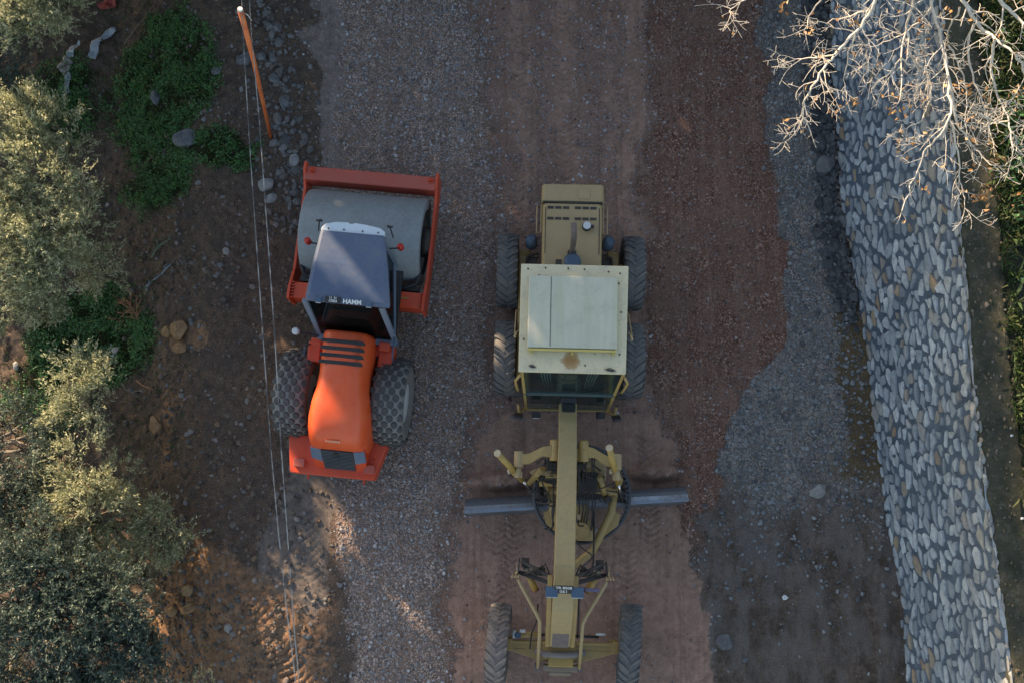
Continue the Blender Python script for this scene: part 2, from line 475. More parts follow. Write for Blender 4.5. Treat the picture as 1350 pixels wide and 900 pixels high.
def make_ground_mat():
    s = Nodes('site_ground'); s.dim = '2D'; p = s.pos()
    A = [s.n('Attribute', _attribute_name=k) for k in ('za', 'zb', 'zc', 'zd')]
    S = [s.n('SeparateColor', Color=a.outputs['Color']).outputs for a in A]
    TRK = s.math('SUBTRACT', s.n('SeparateColor', Color=s.n('Attribute', _attribute_name='ze').outputs['Color']).outputs[0], .5)
    names = ['red', 'grey', 'brown', 'mixed', 'bluegrav', 'crack', 'mud', 'moss', 'rubble', 'bluesoil', 'clay', 'grass']
    W = {n: S[i // 3][i % 3] for i, n in enumerate(names)}
    W2 = s.math('MAXIMUM', s.math('MAXIMUM', W['grey'], W['mixed']), W['red'])
    n1 = s.noise(7, 8, .7, p); n2 = s.noise(1.3, 5, .6, p); n3 = s.noise(45, 4, .7, p); n4 = s.noise(160, 2, .6, p)
    def m(name, k=.55):                               # ragged, noise-broken edge
        return s.ramp(s.math('ADD', W[name], s.math('MULTIPLY', s.math('SUBTRACT', n1, .5), k)), [(.34, 0.0), (.62, 1.0)])
    def soft(name): return s.math('MULTIPLY', W[name], s.ramp(n1, [(.3, .6), (.6, 1.0)]))
    soil = s.mix(s.ramp(n1, [(.3, 0.0), (.7, 1.0)]), (.034, .029, .026), (.115, .092, .076))
    soil = s.mix(s.ramp(n3, [(.52, 0.0), (.72, 1.0)]), soil, (.24, .21, .19))
    soil = s.mix(s.ramp(n2, [(.4, 0.0), (.7, .6)]), soil, (.06, .06, .062))
    g1, h1 = gravel_nodes(s, p, 24, [(.07, .066, .066), (.22, .205, .205), (.36, .34, .345), (.55, .54, .55), (.27, .215, .19)], (.092, .080, .076), .62)
    g2, h2 = gravel_nodes(s, p, 46, [(.06, .056, .055), (.24, .215, .205), (.46, .43, .43), (.18, .145, .13)], (.098, .084, .078), .8)
    grey = s.mix(s.ramp(s.noise(3.3, 5, .6, p), [(.42, 0.0), (.58, 1.0)]), g2, g1)
    grey = s.mix(s.ramp(s.noise(1.7, 6, .65, p), [(.40, .25), (.62, .80)]), grey, s.mix(.35, g2, (.14, .108, .096)))
    r1, h3 = gravel_nodes(s, p, 30, [(.06, .035, .031), (.15, .085, .072), (.22, .145, .125), (.36, .29, .26), (.10, .062, .053)], (.078, .044, .037), .75)
    r2, h4 = gravel_nodes(s, p, 62, [(.055, .034, .030), (.15, .090, .078), (.30, .22, .195)], (.085, .048, .041), .8)
    red = s.mix(s.ramp(s.noise(2.6, 4, .6, p), [(.4, 0.0), (.6, 1.0)]), r1, r2)
    red = s.mix(s.ramp(s.noise(5, 5, .6, p), [(.45, 0.0), (.75, .6)]), red, (.115, .066, .055))
    col = soil
    b1, h5 = gravel_nodes(s, p, 40, [(.06, .068, .075), (.17, .185, .195), (.32, .34, .355), (.12, .128, .132)], (.075, .082, .088), .75)
    col = s.mix(m('grey'), col, grey)
    mixg = s.mix(s.ramp(n2, [(.4, .3), (.6, .8)]), grey, red)
    mixg = s.mix(.40, mixg, (.155, .115, .102))
    col = s.mix(m('mixed'), col, mixg)
    col = s.mix(m('red', .8), col, red)
    bl = s.mix(s.ramp(s.noise(4, 5, .65, p), [(.42, 0.0), (.62, .75)]), b1, (.115, .125, .134))
    col = s.mix(m('bluegrav', .6), col, bl)
    mud = s.mix(s.ramp(s.noise(2.4, 7, .68, p), [(.35, 0.0), (.7, 1.0)]), (.050, .042, .038), (.135, .122, .115))
    mud = s.mix(s.ramp(s.noise(13, 6, .75, p), [(.46, 0.0), (.64, .75)]), mud, (.040, .034, .030))
    mud = s.mix(s.ramp(s.noise(34, 4, .7, p), [(.56, 0.0), (.70, .6)]), mud, (.19, .18, .175))
    mst = s.noise(1.0, 5, .65, s.n('Mapping', Vector=p, Scale=(2.6, 1.0, 1.0), Rotation=(0, 0, .5)).outputs[0])
    mud = s.mix(s.ramp(mst, [(.40, 0.0), (.58, .70)]), mud, s.mix(s.ramp(n3, [(.35, 0.0), (.65, 1.0)]), (.085, .092, .10), (.17, .18, .19)))
    col = s.mix(m('mud'), col, mud)
    rub, h6 = gravel_nodes(s, p, 13, [(.07, .076, .08), (.13, .14, .15), (.21, .21, .215)], (.024, .024, .025), .8)
    col = s.mix(m('rubble'), col, rub)
    cv = s.n('TexVoronoi', _feature='DISTANCE_TO_EDGE', _voronoi_dimensions='2D', Scale=9.0, Vector=s.n('VectorMath', _operation='ADD', i0=p, i1=s.n('VectorMath', _operation='SCALE', i0=s.noise(6, 3, .6, p, 1), Scale=.10)).outputs[0])
    crk = s.ramp(cv.outputs[0], [(.015, 0.0), (.07, 1.0)])
    slab = s.mix(s.ramp(n1, [(.35, 0.0), (.65, 1.0)]), (.12, .132, .142), (.25, .27, .285))
    crc = s.mix(crk, (.05, .052, .055), slab)
    crm = s.math('MULTIPLY', m('crack'), s.ramp(s.noise(2.2, 4, .6, p), [(.42, .0), (.60, .9)]))
    col = s.mix(crm, col, crc)
    moss = s.mix(n3, (.045, .042, .018), (.11, .082, .045))
    col = s.mix(s.math('MULTIPLY', m('moss'), .85), col, moss)
    brown = s.mix(s.ramp(n1, [(.35, 0.0), (.7, 1.0)]), (.165, .118, .104), (.26, .195, .175))
    brown = s.mix(s.ramp(n3, [(.6, 0.0), (.75, .7)]), brown, (.34, .28, .255))
    col = s.mix(s.math('MULTIPLY', m('brown', .7), .88), col, brown)
    bs = s.mix(s.ramp(n1, [(.35, 0.0), (.7, 1.0)]), (.10, .105, .112), (.19, .19, .192))
    col = s.mix(s.math('MULTIPLY', m('bluesoil', .9), .8), col, bs)
    clay = s.mix(s.ramp(n1, [(.3, 0.0), (.7, 1.0)]), (.15, .095, .062), (.31, .215, .145))  # warm soil with the orange of sunlight put into the colour
    clay = s.mix(s.ramp(n3, [(.5, 0.0), (.7, .6)]), clay, (.12, .08, .055))
    col = s.mix(s.math('MULTIPLY', m('clay', .7), .85), col, clay)
    gr = s.mix(n3, (.012, .022, .010), (.035, .050, .020))
    col = s.mix(m('grass', .9), col, gr)
    # dusty streaks along the road
    st = s.n('Mapping', Vector=p, Scale=(5.0, .35, 1.0))
    col = s.mix(s.math('MULTIPLY', s.ramp(s.noise(1.2, 4, .6, st.outputs[0]), [(.50, 0.0), (.72, .55)]), s.math('MAXIMUM', W['mixed'], W['red'])), col, (.19, .135, .12))
    st2 = s.n('Mapping', Vector=p, Scale=(8.0, .22, 1.0), Location=(3, 1, 0))
    col = s.mix(s.math('MULTIPLY', s.ramp(s.noise(1.0, 5, .6, st2.outputs[0]), [(.50, 0.0), (.70, .30)]), W2), col, (.070, .046, .039))
    # spilled pale and dark patches that cross the joins between lanes
    sp1 = s.ramp(s.noise(.9, 7, .68, p), [(.46, 0.0), (.62, .42)])
    col = s.mix(s.math('MULTIPLY', sp1, W2), col, s.mix(n3, (.10, .072, .062), (.21, .16, .14)))
    col = s.mix(s.ramp(s.noise(4.5, 6, .7, p), [(.50, 0.0), (.70, .5)]), col, s.mix(.5, col, (.035, .028, .026)))
    tf = s.math('ADD', 1.0, s.math('MULTIPLY', TRK, .9))
    col = s.mix(1.0, col, s.n('CombineColor', Red=tf, Green=tf, Blue=tf).outputs[0], 'MULTIPLY')
    lift = s.math('ADD', 1.08, s.math('MULTIPLY', s.math('MAXIMUM', s.math('MAXIMUM', W2, W['brown']), s.math('MULTIPLY', W['bluegrav'], .6)), .52))
    col = s.mix(1.0, col, s.n('CombineColor', Red=s.math('MULTIPLY', lift, 1.20), Green=s.math('MULTIPLY', lift, .98), Blue=s.math('MULTIPLY', lift, .83)).outputs[0], 'MULTIPLY')
    hh = s.math('ADD', s.math('MULTIPLY', s.math('ADD', h1, h2), s.math('MAXIMUM', W['grey'], s.math('MULTIPLY', W['mixed'], .5))), s.math('MULTIPLY', s.math('ADD', h3, h4), W['red']))
    hh = s.math('ADD', hh, s.math('MULTIPLY', h5, W['bluegrav']))
    hh = s.math('ADD', hh, s.math('MULTIPLY', h6, s.math('MULTIPLY', W['rubble'], 3.0)))
    hh = s.math('ADD', hh, s.math('MULTIPLY', crk, crm))
    b = s.bump(hh, .8, .012); b = s.bump(n3, .6, .014, b); b = s.bump(n4, .5, .004, b)
    return s.done(col, .92, 0, b, Specular__IOR__Level=.25)


ground = np_mesh('ground', Vg, Fg, make_ground_mat(), smooth=True)
tag(ground, kind='structure')
_names = ['red', 'grey', 'brown', 'mixed', 'bluegrav', 'crack', 'mud', 'moss', 'rubble', 'bluesoil', 'clay', 'grass']
for k, nm in enumerate(('za', 'zb', 'zc', 'zd')):
    a = ground.data.color_attributes.new(nm, 'FLOAT_COLOR', 'POINT')
    arr = np.ones((len(Vg), 4), np.float32)
    for c in range(3): arr[:, c] = ZN[_names[k * 3 + c]]
    a.data.foreach_set('color', arr.ravel())
a = ground.data.color_attributes.new('ze', 'FLOAT_COLOR', 'POINT')
arr = np.full((len(Vg), 4), .5, np.float32)
for tr in TRACKS:
    q = track(Vg[:, 0], Vg[:, 1], *tr); arr[:, 0] += np.where(q > 0, q / .030, (q + .012 * (q < -.001)) / .030 * .6) * .5
arr = np.clip(arr, 0, 1); a.data.foreach_set('color', arr.ravel())

# ------------------------------------------------------------------ loose stones (uncountable)
_t = (1 + 5 ** .5) / 2
ICO_V = np.array([(-1, _t, 0), (1, _t, 0), (-1, -_t, 0), (1, -_t, 0), (0, -1, _t), (0, 1, _t), (0, -1, -_t), (0, 1, -_t), (_t, 0, -1), (_t, 0, 1), (-_t, 0, -1), (-_t, 0, 1)], float)
ICO_V /= np.linalg.norm(ICO_V[0])
ICO_F = np.array([(0, 11, 5), (0, 5, 1), (0, 1, 7), (0, 7, 10), (0, 10, 11), (1, 5, 9), (5, 11, 4), (11, 10, 2), (10, 7, 6), (7, 1, 8), (3, 9, 4), (3, 4, 2), (3, 2, 6), (3, 6, 8), (3, 8, 9), (4, 9, 5), (2, 4, 11), (6, 2, 10), (8, 6, 7), (9, 8, 1)])


def stone_mat(name, cols):
    s = Nodes(name); g = s.n('NewGeometry')
    c = s.ramp(g.outputs['Random Per Island'], [(i / (len(cols) - 1), cc) for i, cc in enumerate(cols)])
    n = s.noise(30, 4, .65)
    c = s.mix(s.ramp(n, [(.35, .25), (.7, 0.0)]), c, (.06, .05, .045))
    return s.done(c, .9, 0, s.bump(n, .5, .006), Specular__IOR__Level=.3)


def scatter(name, pts, rad, mat, label, cat, flat=.6, zoff=.25):
    n = len(pts)
    V = ICO_V[None] * (1 + .28 * (rng.random((n, 12, 1)) - .5) * 2)
    sc = rad[:, None, None] * (.7 + .6 * rng.random((n, 1, 3))); sc[:, :, 2] *= flat
    V = V * sc
    a = rng.random(n) * 6.283; ca, sa = np.cos(a)[:, None], np.sin(a)[:, None]
    x = V[:, :, 0] * ca - V[:, :, 1] * sa; y = V[:, :, 0] * sa + V[:, :, 1] * ca
    tl = (rng.random((n, 1)) - .5) * .9
    z = V[:, :, 2] + x * tl
    P = np.stack([x + pts[:, None, 0], y + pts[:, None, 1], z + (hz(pts[:, 0], pts[:, 1]) + rad * zoff)[:, None]], 2)
    F = (ICO_F[None] + (np.arange(n) * 12)[:, None, None]).reshape(-1, 3)
    o = np_mesh(name, P.reshape(-1, 3), F, mat)
    return tag(o, label, cat, kind='stuff')


def sample(n, wfun, x0=-11, x1=6.6, y0=-4.2, y1=10.5):
    out = []
    tot = 0
    while tot < n:
        x = rng.uniform(x0, x1, 60000); y = rng.uniform(y0, y1, 60000)
        k = rng.random(60000) < wfun(x, y); k &= x < L_wall(y) - .03
        out.append(np.stack([x[k], y[k]], 1)); tot += k.sum()
    return np.concatenate(out)[:n]


def wz(**k):
    def f(x, y):
        z = zones(x, y); s = 0
        for a, b in k.items(): s = s + z[a] * b
        s = s * (1 - .92 * z['brown']) * (1 - .8 * z['bluesoil'] ) * (.25 + 1.3 * fbm(x, y, 1.7, 4))
        return np.clip(s, 0, 1)
    return f


def rads(n, lo, hi, p=2.5): return lo + (hi - lo) * rng.random(n) ** p


gp = sample(21000, wz(grey=.9, mixed=.35))
scatter('grey_gravel', gp, rads(len(gp), .009, .034, 3), stone_mat('grey_gravel', [(.14, .13, .13), (.28, .26, .26), (.40, .38, .385), (.24, .19, .17), (.62, .61, .62)]), 'loose grey crushed gravel strewn over the left half of the road', 'gravel', .7)
gp = sample(12000, wz(red=.9, mixed=.35))
scatter('red_gravel', gp, rads(len(gp), .008, .026, 3), stone_mat('red_gravel', [(.10, .060, .052), (.22, .145, .125), (.32, .235, .21), (.17, .115, .095), (.52, .45, .42)]), 'loose reddish gravel bed along the right half of the road', 'gravel', .7)
gp = sample(9000, wz(bluegrav=.6, rubble=.9, mud=.012))
scatter('blue_grey_gravel', gp, rads(len(gp), .008, .045, 4), stone_mat('blue_grey_gravel', [(.09, .10, .11), (.17, .185, .195), (.25, .27, .28), (.32, .34, .35)]), 'fine blue grey gravel between the red bed and the stone wall', 'gravel', .7)


def w_left(x, y):
    z = zones(x, y); e = L_road(y) - x
    return np.clip(sst(-.2, .3, e) * sst(6, 3, e) * (.12 + .7 * fbm(x, y, 2.2, 4) ** 2 + z['clay'] * .5 + z['ash'] * .5), 0, 1)


gp = sample(12000, w_left)
scatter('bank_rubble', gp, rads(len(gp), .008, .055, 6), stone_mat('bank_rubble', [(.07, .058, .050), (.12, .098, .082), (.18, .15, .125), (.22, .14, .09), (.26, .25, .245), (.10, .095, .095)]), 'loose stones and dry clods over the dark soil bank left of the road', 'rubble', .7)


def w_rub(x, y):
    z = zones(x, y); return np.clip(z['rubble'] * 1.2, 0, 1)


gp = sample(900, w_rub)
scatter('wall_foot_rubble', gp, rads(len(gp), .03, .10, 2.2), stone_mat('wall_foot_rubble', [(.045, .05, .055), (.08, .088, .095), (.12, .125, .13)]), 'dark angular rubble heaped along the upper foot of the stone wall', 'rubble', .6)


def w_line(x, y):
    l = line([(345, 0), (365, 80), (378, 150), (385, 240), (372, 330)])(y)
    return np.exp(-((x - l) / .32) ** 2) * sst(at(380, 330)[1], at(380, 280)[1], y) * .7


gp = sample(420, w_line)
scatter('verge_rubble', gp, rads(len(gp), .025, .085, 2.4), stone_mat('verge_rubble', [(.10, .10, .10), (.17, .165, .16), (.22, .215, .21), (.12, .10, .09)]), 'pale broken stones lying along the left verge above the road roller', 'rubble', .65)


def rock_mesh(name, seed, dims, mat, loc, rz):
    r = np.random.default_rng(seed)
    import bmesh
    bm = bmesh.new(); bmesh.ops.create_icosphere(bm, subdivisions=3, radius=1)
    pl = [(Vector(r.normal(size=3)).normalized(), .62 + .25 * r.random()) for _ in range(12)]
    for v in bm.verts:
        for nrm, d in pl:
            k = v.co.dot(nrm) - d
            if k > 0: v.co -= nrm * k * .92
        v.co *= 1 + .05 * (r.random() - .5)
        v.co.x *= dims[0] / 2; v.co.y *= dims[1] / 2; v.co.z *= dims[2] / 2
    me = bpy.data.meshes.new(name); bm.to_mesh(me); bm.free(); me.materials.append(mat)
    o = bpy.data.objects.new(name, me); COL.objects.link(o); o.location = loc; o.rotation_euler = (r.normal() * .15, r.normal() * .15, rz)
    return o


def rock_mat(name, a, b):
    s = Nodes(name); n = s.noise(9, 6, .65); f = s.noise(40, 4, .6)
    return s.done(s.mix(s.ramp(n, [(.35, 0.0), (.65, 1.0)]), a, b), .88, 0, s.bump(f, .5, .01, s.bump(n, .5, .02)), Specular__IOR__Level=.3)


RK_grey = rock_mat('grey_rock', (.10, .105, .11), (.19, .195, .20))
RK_pale = rock_mat('pale_rock', (.22, .22, .215), (.33, .33, .32))
RK_dark = rock_mat('dark_rock', (.06, .065, .07), (.12, .125, .13))
RK_clay = rock_mat('clay_clod', (.22, .12, .06), (.38, .24, .13))
for i, (u, v, a, b, rz, mt, lab) in enumerate([
    (1087, 218, 30, 22, 1.2, RK_grey, 'large pale grey boulder at the wall foot beside the blue grey gravel'),
    (1078, 190, 18, 22, .3, RK_dark, 'dark pointed rock just above the large boulder at the wall foot'),
    (1092, 168, 16, 12, .9, RK_dark, 'small squarish dark rock by the wall, under the bare twigs'),
    (1110, 290, 10, 22, .2, RK_grey, 'upright pale rock pressed against the wall foot below the boulder'),
    (955, 845, 22, 18, .2, RK_grey, 'single rounded grey stone on the mud right of the front tyre'),
    (1078, 647, 22, 16, .5, RK_pale, 'flat pale stone on the dark mud right of the blade'),
    (1088, 332, 12, 16, .5, RK_dark, 'brownish angular stone in the gravel near the wall, below the boulder'),
    (352, 245, 24, 18, .2, RK_pale, 'cluster-topping pale rock between the cables above left of the drum'),
    (358, 262, 16, 12, .7, RK_pale, 'smaller pale rock just under the one between the cables'),
    (345, 75, 18, 12, -.4, RK_grey, 'long grey rock right of the orange pole, upper end'),
    (362, 105, 22, 13, -.9, RK_grey, 'slanting grey rock right of the middle of the orange pole'),
    (322, 80, 24, 17, .2, RK_grey, 'blocky grey rock left of the orange pole'),
    (388, 212, 14, 17, .1, RK_pale, 'pale rock at the left edge of the drum frame corner'),
    (375, 135, 12, 20, .3, RK_grey, 'upright grey rock right of the foot of the orange pole'),
    (298, 332, 10, 10, 0, RK_pale, 'small white stone alone on the dark bank left of the roller'),
    (291, 350, 12, 8, .2, RK_grey, 'small tan stone just under the white stone on the bank'),
    (237, 435, 22, 26, .2, RK_clay, 'larger orange clay clod on the dark bank beside the dry twigs'),
    (222, 437, 18, 14, .6, RK_clay, 'smaller orange clay clod left of the larger one on the bank'),
    (238, 458, 20, 14, .1, RK_clay, 'flat orange clay clod under the larger one on the bank'),
    (205, 560, 16, 26, .1, RK_clay, 'tall orange clod near the top of the lower olive'),
    (248, 777, 17, 15, .3, RK_clay, 'rounded clay boulder at the edge of the lower olive shade'),
    (250, 802, 24, 12, .4, RK_clay, 'long flat clay boulder at the sunlit edge of the lower bank'),
    (228, 806, 14, 14, .4, RK_clay, 'clay boulder nearest the olive crown on the sunlit lower bank'),
    (302, 828, 11, 13, .4, RK_pale, 'pale upright stone in the sunlit patch beside the tyre prints'),
    (286, 95, 14, 12, .4, RK_grey, 'round grey stone on soil right of the green weeds'),
    (205, 130, 14, 22, .1, RK_grey, 'grey stone sunk in the middle of the green weeds'),
    (152, 462, 12, 8, .4, RK_pale, 'tan flat stone right of the small sunlit olive bush'),
    (22, 482, 10, 14, .4, RK_pale, 'pale stone on the green patch at the left edge'),
    (247, 184, 34, 24, .2, RK_grey, 'broad low grey boulder between weeds and soil left of the cables')]):
    p = at(u, v, 0); h = float(hz(p[0], p[1])); p = at(u, v, h)
    k = 1 / 71.
    o = rock_mesh('rock' if mt is not RK_clay else 'clay_clod', 100 + i, (a * k * 1.15, b * k * 1.15, min(a, b) * k * .9), mt, (p[0], p[1], h + min(a, b) * k * .15), rz)
    tag(o, lab, 'rock' if mt is not RK_clay else 'clod')

# ------------------------------------------------------------------ RETAINING WALL
def wall_pt(y, t, off=0.0):
    """point on the wall face: t 0..1 up the face, off outwards"""
    x0, x1 = float(L_wall(y)), float(L_wtop(y))
    x = x0 + (x1 - x0) * t; z = WALL_H * t
    d = Vector((-(WALL_H), 0, (x1 - x0))).normalized()      # outward normal in the xz plane
    return Vector((x, y, z - .25 * (1 - t))) + d * off


def clip_poly(poly, px, py, qx, qy):
    """keep the part of poly nearer to p than to q"""
    mx, my = (px + qx) / 2, (py + qy) / 2; nxx, nyy = qx - px, qy - py; out = []
    for i in range(len(poly)):
        a, b = poly[i], poly[(i + 1) % len(poly)]
        da = (a[0] - mx) * nxx + (a[1] - my) * nyy; db = (b[0] - mx) * nxx + (b[1] - my) * nyy
        if da <= 0: out.append(a)
        if da * db < 0:
            k = da / (da - db); out.append((a[0] + (b[0] - a[0]) * k, a[1] + (b[1] - a[1]) * k))
    return out


def voronoi_cells(pts, reach):
    pts = np.array(pts); cells = []
    for i, (x, y) in enumerate(pts):
        d = np.hypot(pts[:, 0] - x, pts[:, 1] - y); nb = np.where((d < reach) & (d > 1e-9))[0]; nb = nb[np.argsort(d[nb])]
        poly = [(x - reach, y - reach), (x + reach, y - reach), (x + reach, y + reach), (x - reach, y + reach)]
        for j in nb:
            poly = clip_poly(poly, x, y, pts[j, 0], pts[j, 1])
            if len(poly) < 3: break
        cells.append(poly)
    return cells


def make_wall():
    W = thing('retaining_wall', 'tall battered retaining wall of mortared pale fieldstones along the right side of the road', 'wall', (6.5, 3, 0))
    W.location = (0, 0, 0)
    rw = np.random.default_rng(21)
    Y0, Y1 = -6.5, 13.0
    # mortar body
    ys = np.arange(Y0, Y1 + .01, .08); ts = np.linspace(0, 1, 30); V = []; F = []
    for y in ys:
        for t in ts:
            p = wall_pt(y, t, .018 * (float(fbm(np.array(y * 3), np.array(t * 9), 1.0, 3)) - .5)); V.append(tuple(p))
    n = len(ts)
    for i in range(len(ys) - 1):
        for j in range(n - 1):
            a = i * n + j; F.append((a, a + 1, a + n + 1, a + n))
    s = Nodes('wall_mortar'); n1 = s.noise(3, 6, .65); n2 = s.noise(60, 3, .6)
    c = s.mix(s.ramp(n1, [(.3, 0.0), (.7, 1.0)]), (.062, .088, .122), (.125, .17, .22))
    c = s.mix(s.ramp(n2, [(.5, 0.0), (.8, .5)]), c, (.08, .085, .095))
    np_mesh('mortar_face', V, F, s.done(c, .92, 0, s.bump(n2, .6, .01, s.bump(s.noise(14, 4), .6, .03))), W, True)
    # stones: jittered rows, coordinates (along the wall, up the face); squeezed so that cells are long along the wall
    pts = []; asp = 1.85; tries = 0
    dmin = .162; face = 3.1
    grid = {}
    while tries < 60000:
        tries += 1
        a, b = rw.uniform(Y0, Y1) / asp, rw.uniform(-.05, face + .02)
        dm = dmin * (.62 + 1.05 * rw.random() ** 2.2)
        ci, cj = int(a // .25), int(b // .25 + 10); ok = True
        for u in range(ci - 1, ci + 2):
            for v in range(cj - 1, cj + 2):
                for (q, r_, dq) in grid.get((u, v), []):
                    if (q - a) ** 2 + (r_ - b) ** 2 < ((dm + dq) / 2) ** 2 * .92: ok = False; break
                if not ok: break
            if not ok: break
        if ok: grid.setdefault((ci, cj), []).append((a, b, dm)); pts.append((a, b))
    cells = voronoi_cells(pts, .75)
    SV = []; SF = []; TOP = []
    for (cx, cy), poly in zip(pts, cells):
        if len(poly) < 3: continue
        ar = abs(sum(poly[i][0] * poly[(i + 1) % len(poly)][1] - poly[(i + 1) % len(poly)][0] * poly[i][1] for i in range(len(poly)))) / 2
        if ar > .30: continue
        gx_, gy_ = np.mean([p[0] for p in poly]), np.mean([p[1] for p in poly])
        # soften corners and pull in for the mortar joint
        P = [(p[0] + rw.normal() * .026, p[1] + rw.normal() * .024) for p in poly]
        for _ in range(1 if rw.random() < .55 else 2):
            Q = []
            for i in range(len(P)):
                a, b = P[i], P[(i + 1) % len(P)]
                Q += [(a[0] * .86 + b[0] * .14, a[1] * .86 + b[1] * .14), (a[0] * .18 + b[0] * .82, a[1] * .18 + b[1] * .82)]
            P = Q
        k = rw.uniform(.62, .84); kx = k * rw.uniform(.86, 1.14); ky = k * rw.uniform(.78, 1.06)
        P = [(gx_ + (p[0] - gx_) * kx * (1 + .05 * rw.normal()), gy_ + (p[1] - gy_) * ky * (1 + .05 * rw.normal())) for p in P]
        rot = rw.normal() * .12
        dep = rw.uniform(.012, .050); m = len(P); base = len(SV); tiltu, tiltv = rw.normal() * .05, rw.normal() * .05
        for ring, (sc, of) in enumerate([(1.0, -.02), (.97, dep * .55), (.86, dep * .93), (.5, dep)]):
            for (u, v) in P:
                du, dv = (u - gx_) * sc * asp, (v - gy_) * sc
                du, dv = du * math.cos(rot) - dv * math.sin(rot), du * math.sin(rot) + dv * math.cos(rot)
                yy = gx_ * asp + du; tt = (gy_ + dv) / face
                tt = min(max(tt, -.02), 1.004)
                o = of + (rw.normal() * .0035 + du * tiltu * .4 + dv * tiltv if ring > 0 else 0)
                SV.append(tuple(wall_pt(yy, tt, o)))
        SV.append(tuple(wall_pt(gx_ * asp, min(gy_ / face, 1.0), dep * 1.02)))
        for r_ in range(3):
            for i in range(m):
                j = (i + 1) % m
                SF.append((base + r_ * m + i, base + r_ * m + j, base + (r_ + 1) * m + j, base + (r_ + 1) * m + i))
        for i in range(m): TOP.append((base + 3 * m + i, base + 3 * m + (i + 1) % m, base + 4 * m))
    s = Nodes('wall_stone'); g = s.n('NewGeometry').outputs['Random Per Island']
    c = s.ramp(g, [(0, (.22, .26, .295)), (.18, (.36, .41, .45)), (.38, (.54, .60, .64)), (.56, (.30, .345, .385)), (.72, (.66, .71, .73)), (.86, (.44, .49, .52)), (.93, (.36, .33, .29)), (.975, (.42, .31, .19)), (1.0, (.38, .25, .15))])
    nn = s.noise(11, 6, .68); nf = s.noise(55, 4, .65)
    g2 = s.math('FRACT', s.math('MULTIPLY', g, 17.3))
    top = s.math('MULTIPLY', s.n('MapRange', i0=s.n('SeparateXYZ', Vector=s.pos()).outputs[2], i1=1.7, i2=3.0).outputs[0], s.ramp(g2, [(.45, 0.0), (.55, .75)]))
    c = s.mix(top, c, s.ramp(s.math('FRACT', s.math('MULTIPLY', g, 41.7)), [(0, (.52, .47, .38)), (.5, (.66, .65, .60)), (.8, (.45, .34, .22)), (1, (.70, .70, .68))]))  # pale tints towards the top paint sunlit highlights among buff stones
    c = s.mix(s.ramp(nn, [(.35, .45), (.65, 0.0)]), c, (.17, .185, .20))
    c = s.mix(s.ramp(nf, [(.58, 0.0), (.75, .4)]), c, (.52, .53, .52))
    c = s.mix(s.ramp(s.noise(4.5, 7, .72), [(.54, 0.0), (.70, .6)]), c, (.12, .15, .185))
    c = s.mix(s.ramp(s.noise(.7, 4, .6), [(.42, 0.0), (.66, .35)]), c, (.15, .18, .20))
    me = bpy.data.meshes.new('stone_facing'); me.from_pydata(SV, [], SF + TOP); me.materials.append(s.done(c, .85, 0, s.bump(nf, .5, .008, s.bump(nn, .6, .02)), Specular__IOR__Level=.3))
    import bmesh
    bm = bmesh.new(); bm.from_mesh(me); bmesh.ops.recalc_face_normals(bm, faces=bm.faces); bm.to_mesh(me); bm.free()
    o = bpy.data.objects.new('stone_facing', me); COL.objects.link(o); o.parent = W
    # capping: mossy concrete; a ragged pale lip on the road side paints its sunlit edge
    V = []; F = []; us = np.linspace(0, 1, 16); ys = np.arange(Y0, Y1, .045)
    for y in ys:
        xa = float(L_wtop(y)) - .005 + .05 * (float(vnoise(np.array(y * 3.1), np.array(.5))) - .5) * 1.4 + .05 * (float(vnoise(np.array(y * 11.1), np.array(4.5))) - .5)
        wd = .60 + .10 * (float(vnoise(np.array(y * 1.3), np.array(7.7))) - .5) + .08 * (float(vnoise(np.array(y * 7.), np.array(2.7))) - .5)
        V.append((xa, y, WALL_H - .08))
        for u in us: V.append((xa + u * wd, y, WALL_H + .035 + .03 * (float(fbm(np.array(xa * 9 + u * 5), np.array(y * 8), 1.0, 3)) - .5) - (.02 if u in (0, 1) else 0)))
        V.append((xa + wd, y, WALL_H - .25))
    n = len(us) + 2
    for i in range(len(ys) - 1):
        for j in range(n - 1): a = i * n + j; F.append((a, a + 1, a + n + 1, a + n))
    s = Nodes('wall_cap'); n1 = s.noise(2.2, 6, .65); n2 = s.noise(30, 5, .65)
    c = s.mix(s.ramp(n1, [(.35, 0.0), (.65, 1.0)]), (.026, .027, .018), (.075, .064, .045))
    c = s.mix(s.ramp(n2, [(.46, 0.0), (.62, .85)]), c, (.028, .040, .014))
    c = s.mix(s.ramp(s.noise(9, 6, .72), [(.52, 0.0), (.66, .7)]), c, (.105, .095, .075))
    c = s.mix(s.ramp(s.noise(70, 2), [(.66, 0.0), (.74, .6)]), c, (.16, .15, .12))
    np_mesh('cap', V, F, s.done(c, .95, 0, s.bump(n2, .7, .02)), W, True)
    SV = []; SF = []
    for k in range(190):                                   # irregular edge stones, pale to stand in for sun on the top edge
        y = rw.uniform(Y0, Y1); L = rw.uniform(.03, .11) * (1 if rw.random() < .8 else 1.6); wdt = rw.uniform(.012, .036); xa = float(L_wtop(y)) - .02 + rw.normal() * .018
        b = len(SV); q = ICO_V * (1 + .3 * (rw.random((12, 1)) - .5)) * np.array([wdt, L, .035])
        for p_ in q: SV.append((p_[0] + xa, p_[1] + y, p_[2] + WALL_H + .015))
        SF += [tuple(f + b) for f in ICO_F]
    s = Nodes('sunlit_edge_stone'); g = s.n('NewGeometry').outputs['Random Per Island']
    np_mesh('sunlit_edge_lumps', SV, SF, s.done(s.ramp(g, [(0, (.16, .17, .17)), (.5, (.28, .28, .27)), (.85, (.48, .46, .42)), (1, (.34, .22, .12))]), .85, 0, s.bump(s.noise(40, 4), .6, .01)), W)


make_wall()
